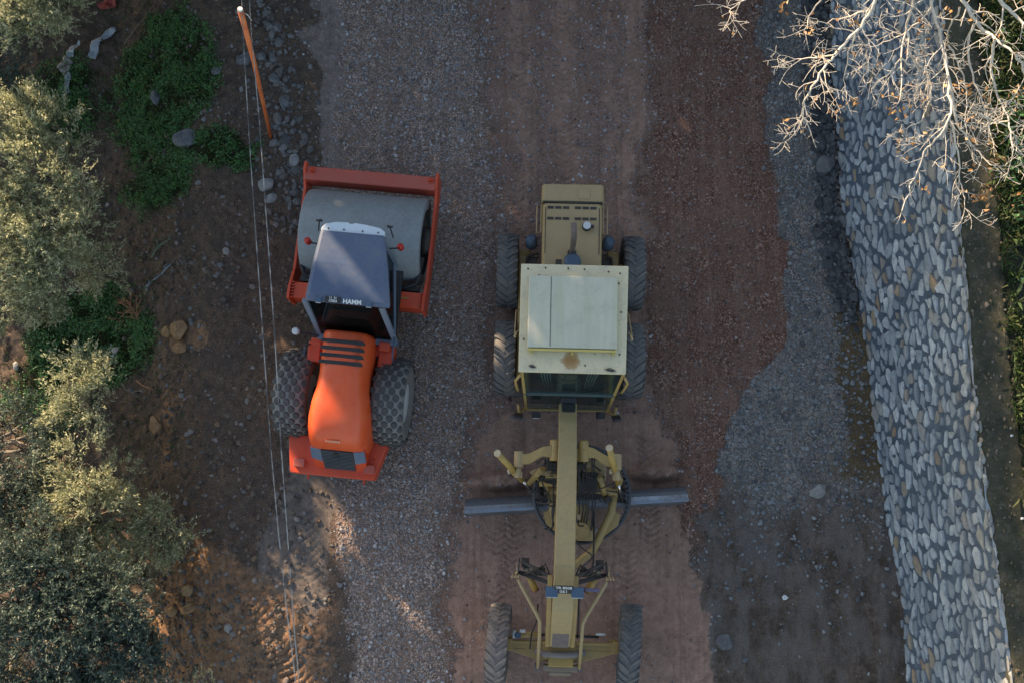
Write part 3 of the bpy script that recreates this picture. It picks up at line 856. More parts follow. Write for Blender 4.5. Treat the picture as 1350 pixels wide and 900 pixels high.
# upper terrace behind the wall
tx = np.concatenate([np.arange(0, 4.5, .09), np.array([5, 7, 10, 15, 25, 50, 120, 400])]); ty = np.concatenate([[-400, -100, -30, -12], np.arange(-6.6, 13, .09), [16, 30, 100, 400]])
V = []; F = []
for y in ty:
    x0 = float(L_wtop(y)) + .45
    for u in tx:
        V.append((x0 + u, y, WALL_H - .02 + .10 * (float(fbm(np.array(u), np.array(y), 2.0, 4)) - .4) * min(1, u * 2) + .12 * min(u, 6)))
n = len(tx)
for i in range(len(ty) - 1):
    for j in range(n - 1): a = i * n + j; F.append((a, a + 1, a + n + 1, a + n))
s = Nodes('terrace_soil'); n1 = s.noise(5, 6, .65)
ter = np_mesh('terrace_ground', V, F, s.done(s.mix(n1, (.010, .016, .008), (.04, .042, .025)), .95, 0, s.bump(s.noise(30, 4), .8, .03)), smooth=True)
tag(ter, kind='structure')

# ------------------------------------------------------------------ MOTOR GRADER (local frame: front towards -y)
def grader():
    G = thing('motor_grader', 'faded yellow motor grader with cream cab roof and long blade lowered across the road', 'grader', (.70, 1.90, 0), R(-1.5))

    def wheel(x, y, rad, wd, mat, steer=0, lean=0, label=None):
        Wl = thing('wheel', None, None, (x, y, rad)); Wl.parent = G; Wl.rotation_euler = (0, lean, steer)
        if label: Wl['label'] = label
        t = MB(); h = wd / 2; rr = rad - .035
        prof = [(-h * .72, rad * .48), (-h * .92, rad * .58), (-h, rad * .75), (-h * .97, rr - .08), (-h * .86, rr - .02), (-h * .5, rr + .004), (0, rr + .010), (h * .5, rr + .004), (h * .86, rr - .02), (h * .97, rr - .08), (h, rad * .75), (h * .92, rad * .58), (h * .72, rad * .48)]
        t.lathe(prof, 'X', n=64)
        nl = 24
        for k in range(nl):
            for sd in (-1, 1):
                a0 = 2 * math.pi * (k + (.5 if sd > 0 else 0)) / nl
                pts = []
                for u, da in ((.02, .0), (.55, .13), (.97, .20), (1.0, .22)):
                    a = a0 - da; rr2 = (rr + .012 - (.02 if u > .9 else 0) - (.07 if u == 1.0 else 0))
                    pts.append((sd * h * u, math.cos(a) * rr2, math.sin(a) * rr2, a))
                V = []; F = []
                for (px, py, pz, a) in pts:
                    ty_, tz_ = -math.sin(a), math.cos(a); ry, rz_ = math.cos(a), math.sin(a); wv = .030
                    for (e, o_) in ((-1, -.02), (-.75, .024), (.75, .024), (1, -.02)):
                        V.append((px, py + ty_ * wv * e + ry * o_, pz + tz_ * wv * e + rz_ * o_))
                for i in range(len(pts) - 1):
                    for q in range(3): b = i * 4 + q; F.append((b, b + 1, b + 5, b + 4))
                F.append((0, 1, 2, 3)); F.append(tuple((len(pts) - 1) * 4 + q for q in range(4)))
                t.add(V, F)
        ty = t.build('tyre', mat, Wl)
        r_ = MB(); r_.lathe([(-h * .70, rad * .50), (-h * .78, rad * .49), (-h * .5, rad * .42), (-h * .35, rad * .2), (-h * .5, rad * .18), (-h * .52, 0.001)], 'X', n=32)
        r_.lathe([(h * .70, rad * .50), (h * .78, rad * .49), (h * .5, rad * .42), (h * .35, rad * .2), (h * .5, rad * .18), (h * .52, 0.001)], 'X', n=32)
        r_.lathe([(-h * .7, rad * .49), (h * .7, rad * .49)], 'X', n=32)
        r_.build('rim', M_yel, Wl)

    for x in (-1.10, 1.16):
        for y in (2.08, .48): wheel(x, y, .68, .38, M_rubber_g)
    wheel(-1.08, -4.47, .68, .36, M_rubber_d, R(-3.0), R(-2), 'front wheel with dusty brown tyre')
    wheel(1.15, -4.42, .68, .36, M_rubber_g, R(-3.5), R(-4))

    b = MB()
    for sx in (-1, 1):
        b.prism([(.15, .50), (.35, .34), (2.25, .34), (2.45, .50), (2.45, .82), (2.3, .92), (.3, .92), (.15, .82)], 'X', sx * .78 - .11, sx * .78 + .11)
    for sx in (-1, 1):
        m = MB(); m.prism([(.15, .50), (.35, .34), (2.25, .34), (2.45, .50), (2.45, .82), (2.3, .92), (.3, .92), (.15, .82)], 'X', sx * .80 - .10, sx * .80 + .10)
        for yy in (.48, 2.08): m.cyl((sx * .7, yy, .66), (sx * .98, yy, .66), .17)
        m.build('tandem_case', M_yel, G, .02)
    m = MB(); m.box((0, 1.3, .75), (.62, 3.2, .30)); m.cyl((-.72, 1.28, .66), (.72, 1.28, .66), .2); m.build('rear_frame', M_drk, G, .02)

    # engine hood
    h = MB()
    h.prism([(-.50, .75), (.50, .75), (.50, 2.02), (.46, 2.09), (-.46, 2.09), (-.50, 2.02)], 'Y', 1.50, 2.93)
    hood = h.build('engine_hood', M_yel2, G, .018)
    r = MB(); r.prism([(-.525, .62), (.525, .62), (.525, 2.06), (.49, 2.12), (-.49, 2.12), (-.525, 2.06)], 'Y', 2.96, 3.26)
    rad = r.build('radiator_shroud', M_yel2, G, .02)
    x = MB(); x.box((.19, 3.09, 2.125), (.20, .18, .012)); x.build('filler_flap', M_yel2, rad, .004)
    x = MB(); x.box((0, 2.945, 2.06), (1.0, .026, .09)); x.build('seam', M_drk, hood)
    for row in (2.88, 2.69):
        for gx_ in (-.37, -.24, -.11, .09, .22, .35):
            s_ = MB(); s_.box((gx_, row - .03, 2.094), (.105, .045, .008)); s_.build('louver', M_drk, hood)
    s_ = MB(); s_.box((-.22, 1.78, 2.094), (.10, .34, .008)); s_.build('hatch_slot', M_drk, hood)
    for sx in (-1, 1):
        k = MB(); k.bar((sx * .53, 2.95, 1.95), (sx * .53, 2.45, 1.95), .02, .03); k.tube([(sx * .53, 2.93, 1.95), (sx * .60, 2.93, 1.95), (sx * .60, 2.45, 1.95), (sx * .53, 2.45, 1.95)], .011, 8); k.build('hood_rail', M_yel2, hood)
        s_ = MB(); s_.box((sx * .455, 2.45, 2.093), (.012, .8, .008)); s_.build('hood_hinge', M_drk, hood)
    e = MB(); e.cyl((.0, 2.06, 2.08), (.0, 2.06, 2.115), .075); e.mat = 1
    e.tube([(0, 2.06, 2.09), (0, 2.08, 2.42), (0, 2.10, 2.62), (0, 2.16, 2.74), (-.005, 2.28, 2.80), (-.01, 2.37, 2.81)], [.045, .046, .05, .05, .05, .048], 16, cap=False)
    e.tube([(-.01, 2.36, 2.809), (-.01, 2.30, 2.80)], [.040, .036], 16)
    e.build('exhaust_stack', [M_drk, paint('rusty_pipe', (.17, .12, .105), (.26, .22, .20), .5, .8)], G)
    e = MB(); e.cyl((0, 1.86, 2.08), (0, 1.86, 2.30), .13, n=28); e.cyl((0, 1.86, 2.30), (0, 1.86, 2.36), .15, .10, 28); e.build('air_cleaner', M_tank, G, .012)
    e = MB(); e.cyl((.24, 2.52, 2.08), (.24, 2.52, 2.17), .075, n=24); e.mat = 1; e.cyl((.24, 2.52, 2.17), (.24, 2.52, 2.20), .065, n=24); e.mat = 0; e.bar((.24, 2.52, 2.15), (.36, 2.51, 2.15), .05, .03)
    e.build('coolant_cap', [M_blk, M_lens], hood)
    for sx in (-1, 1):
        e = MB(); e.tube([(sx * .68, 2.50, .92), (sx * .68, 2.50, 1.0), (sx * .68, 2.50, 1.3), (sx * .68, 2.50, 1.40)], [.07, .105, .105, .05], 20); e.build('hydraulic_tank', M_tank, G)
        e = MB(); e.box((sx * .66, 2.15, 1.0), (.16, .22, .12)); e.tube([(sx * .55, 2.3, 1.1), (sx * .75, 2.25, 1.12), (sx * .78, 2.0, 1.0)], .025, 8); e.build('tandem_bracket', M_drk, G, .01)

    # cab
    C = MB()
    C.box((0, .55, .98), (1.30, 1.85, .10)); C.box((0, 1.48, 1.6), (1.46, .05, 1.3))
    for sx in (-1, 1):
        C.prism([(-.40, .98), (1.45, .98), (1.45, 1.62), (-.34, 1.62)], 'X', sx * .70 - .02, sx * .70 + .02)
    cabb = C.build('cab_body', M_yel, G, .01)
    f = MB(); f.box((0, .45, 1.04), (1.28, 1.65, .02)); 
    for k in range(11): f.box((-.55 + k * .11, .1, 1.056), (.012, .8, .010))
    f.build('cab_floor', M_floor, cabb)
    P = MB()
    TL, BL = (-.76, -.06, 3.12), (-.66, -.46, 1.12)
    for sx in (-1, 1):
        P.bar((sx * .78, -.06, 3.12), (sx * .70, -.48, 1.12), .045, .045)
        P.bar((sx * .78, 1.48, 3.12), (sx * .72, 1.48, 1.0), .06, .06)
        P.bar((sx * .78, .75, 3.12), (sx * .72, .75, 1.6), .035, .04)
        P.bar((sx * .725, -.34, 1.64), (sx * .725, 1.46, 1.64), .04, .04)
    P.bar((-.70, -.47, 1.13), (.70, -.47, 1.13), .05, .06)
    P.bar((-.79, -.05, 3.12), (.79, -.05, 3.12), .05, .06)
    P.build('cab_pillars', M_yel, cabb, .006)
    P = MB(); P.bar((-.74, -.30, 2.02), (.74, -.30, 2.02), .05, .05); P.build('window_bar', M_floor, cabb, .006)
    g = MB(); g.add([(-.76, -.075, 3.10), (.76, -.075, 3.10), (.69, -.475, 1.14), (-.69, -.475, 1.14)], [(0, 1, 2, 3)]); g.build('windshield', M_glass, cabb)
    for sx in (-1, 1):
        g = MB(); g.add([(sx * .775, -.03, 3.10), (sx * .775, 1.46, 3.10), (sx * .725, 1.46, 1.66), (sx * .725, -.34, 1.66)], [(0, 1, 2, 3)]); g.build('side_window', M_glass, cabb)
    # seat, console, wheel
    st = MB(); st.box((0, .75, 1.48), (.50, .48, .12)); st.box((0, 1.02, 1.80), (.48, .12, .56), (R(-10), 0, 0)); st.box((0, .8, 1.25), (.3, .3, .38)); st.build('seat', M_seat, G, .03)
    st = MB(); st.prism([(-.26, 1.05), (.10, 1.05), (.06, 1.70), (-.10, 1.84), (-.22, 1.76)], 'X', -.20, .20); st.build('console', M_floor, G, .02)
    for k in range(8):
        xx = (-.30 - .045 * k) if k < 4 else (.30 + .045 * (k - 4))
        lv = MB(); lv.cyl((xx * .9, -.10, 1.25), (xx * 1.1, .08, 2.0), .009, n=8); lv.tube([(xx * 1.1, .08, 2.0), (xx * 1.105, .083, 2.03)], .016, 8); lv.build('control_lever', M_lens, G)
    sw = MB(); sw.lathe([(-.012, .20), (0, .212), (.012, .20), (0, .188)], 'Z', (0, 0, 0), 36, True)
    for a in (0, 2.1, 4.2): sw.cyl((0, 0, -.02), (.2 * math.cos(a), .2 * math.sin(a), 0), .012, n=8)
    swo = sw.build('steering_wheel', M_blk, G); swo.location = (.0, .12, 1.98); swo.rotation_euler = (R(25), 0, 0)
    dk = MB(); dk.box((0, -.28, 1.48), (.27, .30, .66), (R(12), 0, 0)); dk.box((0, -.52, 1.80), (.24, .20, .10), (R(-25), 0, 0)); dk.build('pedestal', M_blk, G, .03)

    # roof
    s = Nodes('cab_roof_cream'); p = s.pos(); n1 = s.noise(2.5, 6, .65, p); n2 = s.noise(28, 4, .65, p)
    c = s.mix(s.ramp(n1, [(.35, 0.0), (.7, 1.0)]), (.60, .515, .33), (.67, .59, .42))
    c = s.mix(s.ramp(n2, [(.55, 0.0), (.75, .45)]), c, (.30, .29, .20))
    c = s.mix(s.ramp(s.noise(5, 7, .72, p), [(.50, 0.0), (.72, .55)]), c, (.27, .24, .16))
    c = s.mix(s.ramp(s.noise(11, 3, .7, p), [(.66, 0.0), (.71, .75)]), c, (.20, .21, .18))
    sp = s.n('SeparateXYZ', Vector=p)
    dx = s.math('MULTIPLY', s.math('SUBTRACT', sp.outputs[0], -.04), 6.2); dy = s.math('MULTIPLY', s.math('SUBTRACT', sp.outputs[1], .085), 6.8)
    rr = s.math('SQRT', s.math('ADD', s.math('MULTIPLY', dx, dx), s.math('MULTIPLY', dy, dy)))
    rr = s.math('ADD', rr, s.math('MULTIPLY', s.math('SUBTRACT', s.noise(16, 4, .65, p), .5), .9))
    c = s.mix(s.ramp(rr, [(.35, .95), (.75, .7), (1.25, 0.0)]), c, (.33, .16, .045))
    M_roof = s.done(c, .55, 0, s.bump(n2, .1, .004))
    r = MB(); r.prism([(-.83, -.10), (.80, -.10), (.83, 1.58), (-.83, 1.58)], 'Z', 3.14, 3.20)
    for (a, b_) in (((-.80, -.06), (.77, -.06)), ((-.81, 1.55), (.81, 1.55)), ((-.80, -.06), (-.81, 1.55)), ((.77, -.06), (.81, 1.55))): r.bar((a[0], a[1], 3.12), (b_[0], b_[1], 3.12), .03, .08)
    roof = r.build('cab_roof', M_roof, G, .012)
    s = Nodes('roof_hatch_pale'); p = s.pos(); n1 = s.noise(1.8, 5, .6, p); n2 = s.noise(24, 4, .65, p)
    stp = s.noise(1.0, 3, .5, s.n('Mapping', Vector=p, Scale=(9, .6, 1)).outputs[0])
    c = s.mix(s.ramp(stp, [(.35, 0.0), (.65, 1.0)]), (.48, .475, .34), (.56, .54, .43))
    c = s.mix(s.ramp(n1, [(.4, 0.0), (.7, .7)]), c, (.46, .46, .385)); c = s.mix(s.ramp(n2, [(.58, 0.0), (.75, .4)]), c, (.33, .35, .29)); c = s.mix(s.ramp(s.noise(4, 7, .72, p), [(.52, 0.0), (.72, .45)]), c, (.34, .33, .25))
    r = MB(); r.box((-.025, .82, 3.25), (1.36, 1.12, .10)); ht = r.build('roof_hatch', s.done(c, .5, 0, s.bump(n1, .3, .02)), roof, .02)
    r = MB(); r.box((-.36, .82, 3.302), (.008, 1.08, .006)); r.build('panel_seam', M_drk, ht)
    r = MB(); r.box((-.025, .235, 3.262), (1.34, .025, .075))
    for xx in (-.64, -.02, .60): r.box((xx, .205, 3.225), (.035, .06, .05))
    r.build('hatch_front_strip', paint('hatch_yellow', (.62, .50, .16), (.3, .2, .08), .35, .5), ht)
    for (xx, yy, lx, ly) in ((-.62, -.02, .07, .03), (.56, -.045, .11, .03)):
        r = MB(); r.box((xx, yy, 3.212), (lx, ly, .02), (0, 0, R(-10))); r.tube([(xx - lx * .8, yy + .01, 3.21), (xx, yy + .03, 3.225), (xx + lx * .8, yy - .01, 3.21)], .006, 6); r.build('roof_bracket', M_drk, roof)
    for (xx, yy) in ((-.72, 1.50), (-.45, 1.52), (-.1, 1.52), (.15, 1.51), (.52, 1.48), (.70, 1.46), (.68, 1.3), (.70, .2), (.18, .02), (-.76, .4), (.72, .85), (-.55, 1.40)):
        r = MB(); r.cyl((xx, yy, 3.198), (xx, yy, 3.212), .014, n=10); r.build('roof_bolt', M_drk, roof)
    for sx in (-1, 1):
        k = MB(); k.tube([(sx * .84, .55, 3.12), (sx * .90, .50, 3.10), (sx * .90, .95, 2.6), (sx * .86, 1.05, 2.2)], .010, 8); k.tube([(sx * .88, .50, 3.14), (sx * .90, .45, 3.14), (sx * .885, .43, 3.14)], .018, 8); k.build('grab_rail', M_yel2, cabb)
        k = MB(); k.tube([(sx * .80, -.12, 3.0), (sx * .88, -.18, 2.7), (sx * .86, -.24, 2.3), (sx * .84, -.26, 2.1)], .022, 8); k.build('mirror_arm', M_yel, cabb)
        k = MB(); k.tube([(sx * .72, -.48, 1.20), (sx * .82, -.56, 1.25), (sx * .84, -.42, 1.3)], .03, 8); k.build('corner_hook', M_yel, cabb)
        k = MB(); k.box((sx * .85, -.32, 1.95), (.16, .05, .30)); k.build('mirror', M_blk, cabb, .015)
        k = MB(); k.box((sx * .83, -.62, 1.45), (.14, .05, .26), (R(20), 0, R(sx * 8))); k.build('lower_mirror', M_blk, cabb, .015)
    k = MB(); k.box((-.53, -.60, 1.42), (.15, .10, .12)); k.mat = 1; k.box((-.53, -.655, 1.43), (.12, .012, .08)); k.build('work_lamp', [M_blk, M_lens], cabb, .008)
    k = MB(); k.cyl((.56, -.52, 1.45), (.56, -.64, 1.44), .075); k.build('work_lamp', M_blk, cabb, .006)

    # main beam (gooseneck): top plate profile
    prof = [(-.42, 1.42, 1.78, .145), (-.75, 1.62, 1.98, .145), (-1.3, 1.80, 2.14, .150), (-2.1, 1.93, 2.27, .157), (-3.0, 1.96, 2.28, .160), (-3.45, 1.80, 2.18, .165), (-3.75, 1.52, 2.00, .17), (-4.05, 1.25, 1.72, .17), (-4.38, .95, 1.34, .165)]
    n = MB(); n.loft([[(-w_ - .055 * (y / -4.5), y, zb), (w_ - .055 * (y / -4.5), y, zb), (w_ - .055 * (y / -4.5), y, zt), (-w_ - .055 * (y / -4.5), y, zt)] for (y, zb, zt, w_) in prof])
    neck = n.build('gooseneck_beam', paint('grader_beam_paint', (.45, .315, .14), (.24, .18, .11), .5, .42, chips=(.16, .13, .10), scale=1.6), G, .012)
    for sx in (-1, 1):
        fl = MB(); pr = [(-3.18, 1.95, 2.20), (-3.45, 1.76, 2.12), (-3.75, 1.48, 1.94), (-4.05, 1.20, 1.66), (-4.40, .88, 1.28)]
        fl.loft([[(sx * .17 - .05, y, zb), (sx * .24 - .05, y, zb), (sx * .24 - .05, y, zt - .02), (sx * .17 - .05, y, zt - .02)] for (y, zb, zt) in pr]); fl.build('beam_flange', M_yel, neck, .006)
    cp = MB(); cp.add([(-.16 - .05, -4.14, 1.60 + .032), (.11, -4.14, 1.60 + .032), (.11, -4.385, 1.345 - .0), (-.21, -4.385, 1.345)], [(0, 1, 2, 3)])
    # worn bare steel at the nose
    wp = MB(); wp.bar((-.05, -4.13, 1.622), (-.05, -4.39, 1.327), .27, .012); wp.build('worn_nose_plate', paint('worn_steel', (.16, .13, .145), (.3, .27, .18), .4, .55, .4, scale=9), neck, .004)

    # front: lamp bar, plate, hydraulic clutter
    lb = MB(); lb.box((-.03, -3.36, 2.33), (.62, .06, .05)); lb.build('lamp_bar', M_blk, G, .006)
    for xx in (-.235, .165):
        k = MB(); k.box((xx, -3.40, 2.37), (.19, .15, .11)); k.mat = 1; k.box((xx, -3.482, 2.37), (.17, .014, .08)); k.build('headlight', [M_tank, M_lens], G, .01)
    k = MB(); k.box((.40, -3.37, 2.26), (.22, .05, .07)); k.build('indicator_bracket', paint('violet_grey', (.09, .08, .16), (.15, .13, .13), .3, .5), G, .006)
    pl = MB(); pl.box((0, 0, 0), (.30, .012, .17)); plo = pl.build('number_plate', M_blk, G, .003); plo.location = (-.05, -3.36, 2.42); plo.rotation_euler = (R(-48), 0, 0)
    Mt = Matrix.Translation((0, -.008, .040)) @ Matrix.Rotation(R(90), 4, 'X')
    text_obj('plate_text', 'TR 8508', .072, M_white, plo, Mt, .001, .0012)
    Mt = Matrix.Translation((0, -.008, -.040)) @ Matrix.Rotation(R(90), 4, 'X')
    text_obj('plate_number', '061', .085, M_white, plo, Mt, .001, .0006)
    for sx in (-1, 1):
        k = MB(); cx = -.05
        k.bar((cx + sx * .18, -3.22, 1.95), (cx + sx * .66, -3.00, 1.80), .05, .12)
        k.bar((cx + sx * .20, -3.32, 1.85), (cx + sx * .70, -3.18, 1.72), .06, .08)
        k.box((cx + sx * .38, -3.15, 1.80), (.20, .12, .16)); k.box((cx + sx * .60, -3.02, 1.75), (.12, .14, .14))
        for q in range(5): k.tube([(cx + sx * (.2 + .05 * q), -3.20, 1.95), (cx + sx * (.28 + .06 * q), -3.02 - .03 * q, 1.9 + .03 * q), (cx + sx * (.40 + .06 * q), -3.20, 1.8)], .014, 6)
        k.bar((cx + sx * .70, -2.98, 1.85), (cx + sx * .72, -3.26, 1.80), .02, .16)
        k.build('valve_block', M_drk, G, .006)
        k = MB(); k.cyl((cx + sx * .55, -3.20, 1.72), (cx + sx * .43, -3.46, 1.55), .055); k.mat = 1; k.cyl((cx + sx * .565, -3.17, 1.73), (cx + sx * .59, -3.10, 1.77), .045); k.mat = 2; k.cyl((cx + sx * .43, -3.46, 1.55), (cx + sx * .42, -3.48, 1.54), .062)
        k.build('wheel_lean_cylinder', [M_yel3, M_rod, paint('reddish_cap', (.30, .13, .09), (.2, .15, .12), .4, .6)], G)
        k = MB(); ax = cx + sx * .745
        k.tube([(ax, -3.16, 1.86), (cx + sx * .68, -3.34, 1.84), (cx + sx * .40, -3.82, 1.78), (cx + sx * .345, -3.94, 1.74), (cx + sx * .345, -4.30, 1.42), (cx + sx * .35, -4.60, 1.10), (cx + sx * .35, -4.80, .86)], .030, 12)
        k.bar((ax, -3.05, 1.80), (ax - sx * .015, -3.20, 1.88), .018, .1)
        for q in (-1, 0, 1): k.cyl((ax + q * .05, -3.20, 1.90), (ax + q * .05 + sx * .02, -3.24, 1.94), .016, n=8)
        k.build('guard_pipe', M_yel2, G)
        k = MB(); k.box((cx + sx * .35, -4.80, .80), (.10, .10, .16)); k.build('pipe_foot', MATS['worn_steel'], G, .008)
    # front axle
    a = MB(); a.box((.0, -4.46, .72), (1.75, .14, .16)); a.prism([(-.85, -4.50), (-.85, -4.56), (-.30, -4.72), (.30, -4.72), (.88, -4.56), (.88, -4.50)], 'Z', .64, .80)
    a.bar((-.88, -4.40, .82), (.90, -4.40, .82), .05, .05); a.box((-.05, -4.5, .85), (.55, .28, .28))
    for sx in (-1, 1): a.box((sx * .90, -4.45, .70), (.12, .2, .30))
    a.build('front_axle', M_yel, G, .012)
    a = MB(); a.cyl((-.78, -4.27, .86), (-.35, -4.27, .86), .055); a.mat = 1; a.cyl((-.35, -4.27, .86), (.62, -4.28, .86), .022); a.mat = 2; a.tube([(-.72, -4.2, .98), (-.62, -4.2, .99)], .026, 8); a.tube([(.56, -4.22, .95), (.72, -4.22, .95)], .02, 8); a.tube([(-.84, -4.27, .86), (-.78, -4.27, .86)], .07, 12)
    a.build('steering_cylinder', [M_yel, M_drk, M_lens], G)
    a = MB(); a.cyl((-.78, -4.28, .87), (-.74, -4.28, .95), .05); a.build('cylinder_cap', M_tank, G)
    a = MB(); a.tube([(-.45, -4.50, 1.05), (-.30, -4.54, 1.08), (-.05, -4.55, 1.09), (.20, -4.54, 1.08), (.38, -4.50, 1.05)], .055, 12); a.build('cross_tube', paint('worn_tube', (.19, .16, .15), (.26, .22, .19), .5, .6), G)
    a = MB(); a.box((-.02, -4.66, .95), (.42, .20, .12)); a.build('push_block', M_yel3, G, .015)
    a = MB(); a.box((-.02, -4.80, .84), (.58, .10, .14)); a.cyl((-.20, -4.88, .78), (.16, -4.88, .78), .06); a.build('push_bar', paint('rusty_beam', (.26, .19, .12), (.25, .2, .17), .5, .6), G, .01)
    a = MB(); a.tube([(-.42, -3.75, 1.0), (-.44, -4.0, 1.2), (-.52, -4.25, .95), (-.54, -4.5, .9)], .012, 6); a.tube([(.24, -3.4, 1.5), (.25, -3.9, 1.3), (.26, -4.3, .9)], .014, 6); a.build('hose', M_blk, G)

    # saddle, lift arms, cylinders
    for sx in (-1, 1):
        k = MB(); x0 = .02 + sx * .235
        k.cyl((x0, -1.05, 1.93), (x0, -1.38, 1.93), .085, n=24); k.tube([(x0, -1.03, 1.93), (x0, -1.05, 1.93)], [.05, .085], 20); k.cyl((x0, -1.20, 1.93), (x0, -1.23, 1.93), .092, n=24); k.box((x0 - sx * .06, -1.26, 1.72), (.12, .18, .45))
        k.build('arm_pivot', M_yel, G, .006)
        k = MB(); x1 = sx * .80
        k.loft([[(x0 + sx * .05, -1.13, 1.86), (x0 + sx * .05, -1.33, 1.86), (x0 + sx * .05, -1.33, 2.00), (x0 + sx * .05, -1.13, 2.00)],
                [(sx * .42, -1.16, 1.86), (sx * .42, -1.31, 1.86), (sx * .42, -1.31, 2.0), (sx * .42, -1.16, 2.0)],
                [(sx * .62, -1.27, 1.85), (sx * .62, -1.44, 1.85), (sx * .62, -1.44, 1.97), (sx * .62, -1.27, 1.97)],
                [(x1, -1.29, 1.84), (x1, -1.46, 1.84), (x1, -1.46, 1.96), (x1, -1.29, 1.96)]])
        k.build('lift_arm', M_yel, G, .014)
        k = MB(); k.cyl((x1, -1.24, 1.90), (x1, -1.50, 1.90), .078, n=24); k.cyl((x1, -1.50, 1.90), (x1 + sx * .01, -1.66, 1.88), .05); k.box((x1, -1.62, 1.84), (.13, .10, .14)); k.build('arm_yoke', M_yel2, G, .006)
        if sx < 0: T, Bq = Vector((-1.13, -1.31, 2.55)), Vector((-.56, -1.88, 1.00))
        else: T, Bq = Vector((.62, -1.18, 2.55)), Vector((.98, -1.95, 1.00))
        k = MB(); mid = T.lerp(Bq, .68)
        k.tube([T, T.lerp(Bq, .005)], .052, 16); k.mat = 0; k.cyl(T, mid, .048, n=20); k.cyl(T.lerp(Bq, .42), T.lerp(Bq, .50), .062); k.mat = 1; k.cyl(mid, Bq, .024); k.mat = 2; k.cyl(T + (T - Bq).normalized() * .012, T, .058, n=20)
        d = (Bq - T).normalized(); 
        k.tube([T.lerp(Bq, .4) + Vector((-.06, -.02, 0)), T.lerp(Bq, .44) + Vector((-.07, -.03, 0))], .03, 8)
        k.build('lift_cylinder', [M_yel3, M_chrome, M_rod], G)
    # centre shift clutter
    k = MB(); k.box((.02, -1.45, 1.60), (.60, .10, .18)); k.box((-.25, -1.42, 1.50), (.16, .22, .12)); k.box((.36, -1.70, 1.25), (.32, .34, .30)); k.cyl((-.42, -1.66, 1.35), (.0, -1.66, 1.38), .04)
    k.build('centre_shift_frame', M_drk, G, .01)
    k = MB(); k.cyl((-.45, -1.75, 1.28), (.55, -1.70, 1.22), .045); k.bar((-.35, -1.62, 1.42), (.05, -1.60, 1.46), .07, .05); k.build('centre_shift_cylinder', M_yel3, G)
    k = MB(); k.box((.48, -1.50, 1.12), (.42, .34, .05), (0, R(-10), 0)); k.build('saddle_plate', M_yel2, G, .01)
    for q, (a_, b_, r_) in enumerate((((-.40, -1.50, 1.55), (-.62, -1.75, 1.05), .05), ((.55, -1.60, 1.45), (.70, -1.95, 1.05), .05), ((-.55, -1.62, 1.25), (-.10, -1.72, 1.35), .045))):
        k = MB(); k.cyl(a_, b_, r_); k.cyl(Vector(a_).lerp(Vector(b_), .45), Vector(a_).lerp(Vector(b_), .52), r_ * 1.25); k.build('side_cylinder', M_yel if q < 2 else M_drk, G)
    k = MB(); k.prism([(-.62, -1.55), (-.40, -1.45), (-.12, -1.50), (-.12, -1.66), (-.45, -1.72)], 'Z', 1.22, 1.30); k.build('link_plate', M_yel2, G, .01)
    # circle + drawbar (side-shifted)
    cx, cy = .30, -1.90
    k = MB(); k.lathe([(-.06, .80), (-.06, .86), (.03, .86), (.03, .80)], 'Z', (cx, cy, .80), 72, True)
    for q in range(60):
        a_ = 2 * math.pi * q / 60; k.box((cx + .79 * math.cos(a_), cy + .79 * math.sin(a_), .80), (.05, .035, .07), (0, 0, a_))
    k.build('circle_ring', paint('circle_dark_steel', (.075, .085, .10), (.12, .10, .085), .5, .5, .5), G)
    k = MB()
    for sx in (-1, 1):
        k.tube([(cx + sx * .54, cy + .02, 1.02), (cx + sx * .50, cy - .30, 1.02), (cx + sx * .27, cy - .78, 1.02), (cx + sx * .18, cy - .95, 1.04), (.06, -3.18, 1.12), (-.04, -3.40, 1.15)], [.07, .07, .07, .065, .065, .06], 10)
        k.prism([(cx + sx * .26, cy - .80), (cx + sx * .62, cy - .52), (cx + sx * .66, cy - .34), (cx + sx * .52, cy - .25)], 'Z', .93, .97)
    k.tube([(cx - .56, cy + .02, 1.02), (cx - .1, cy + .10, 1.03), (cx + .2, cy + .10, 1.03), (cx + .60, cy + .02, 1.02)], .075, 10)
    for sx in (-1, 1): k.tube([(cx + sx * .55, cy, .98), (cx + sx * .66, cy + .25, .96), (cx + sx * .45, cy + .52, .96)], .05, 10)
    k.build('drawbar', M_yel, G)
    k = MB(); k.box((cx - .02, cy - .60, 1.06), (.40, .36, .16)); k.cyl((cx - .02, cy - .60, 1.13), (cx - .02, cy - .60, 1.22), .13, n=24); k.box((cx - .02, cy - .30, 1.10), (.22, .24, .10))
    for q in range(8): k.cyl((cx - .02 + .10 * math.cos(q * .785), cy - .6 + .10 * math.sin(q * .785), 1.22), (cx - .02 + .10 * math.cos(q * .785), cy - .6 + .10 * math.sin(q * .785), 1.24), .016, n=8)
    k.build('circle_drive', M_yel, G, .012)
    k = MB()
    for q, (xx, ph) in enumerate(((.20, 0), (.25, .5), (.30, 1.0), (.17, 1.7), (.40, 2.2), (.45, 2.9), (-.2, .9), (-.26, 1.9))):
        k.tube([(xx, -1.15, 1.75), (xx + .03 * math.sin(ph), -1.45, 1.55), (xx + .05, -1.8, 1.30 + .03 * math.cos(ph)), (xx + .08 + .03 * math.cos(ph), -2.15, 1.22), (xx + .05, -2.5, 1.16)], .012, 6)
    k.tube([(-.50, -1.70, 1.2), (-.45, -2.0, 1.15), (-.25, -2.12, 1.2), (.1, -2.0, 1.35)], .013, 6); k.tube([(-.50, -1.66, 1.25), (-.42, -1.95, 1.2), (-.2, -2.06, 1.25), (.1, -1.9, 1.4)], .013, 6)
    k.tube([(.25, -2.0, 1.3), (.42, -1.86, 1.28), (.7, -1.83, 1.2), (.95, -1.86, 1.1)], .013, 6)
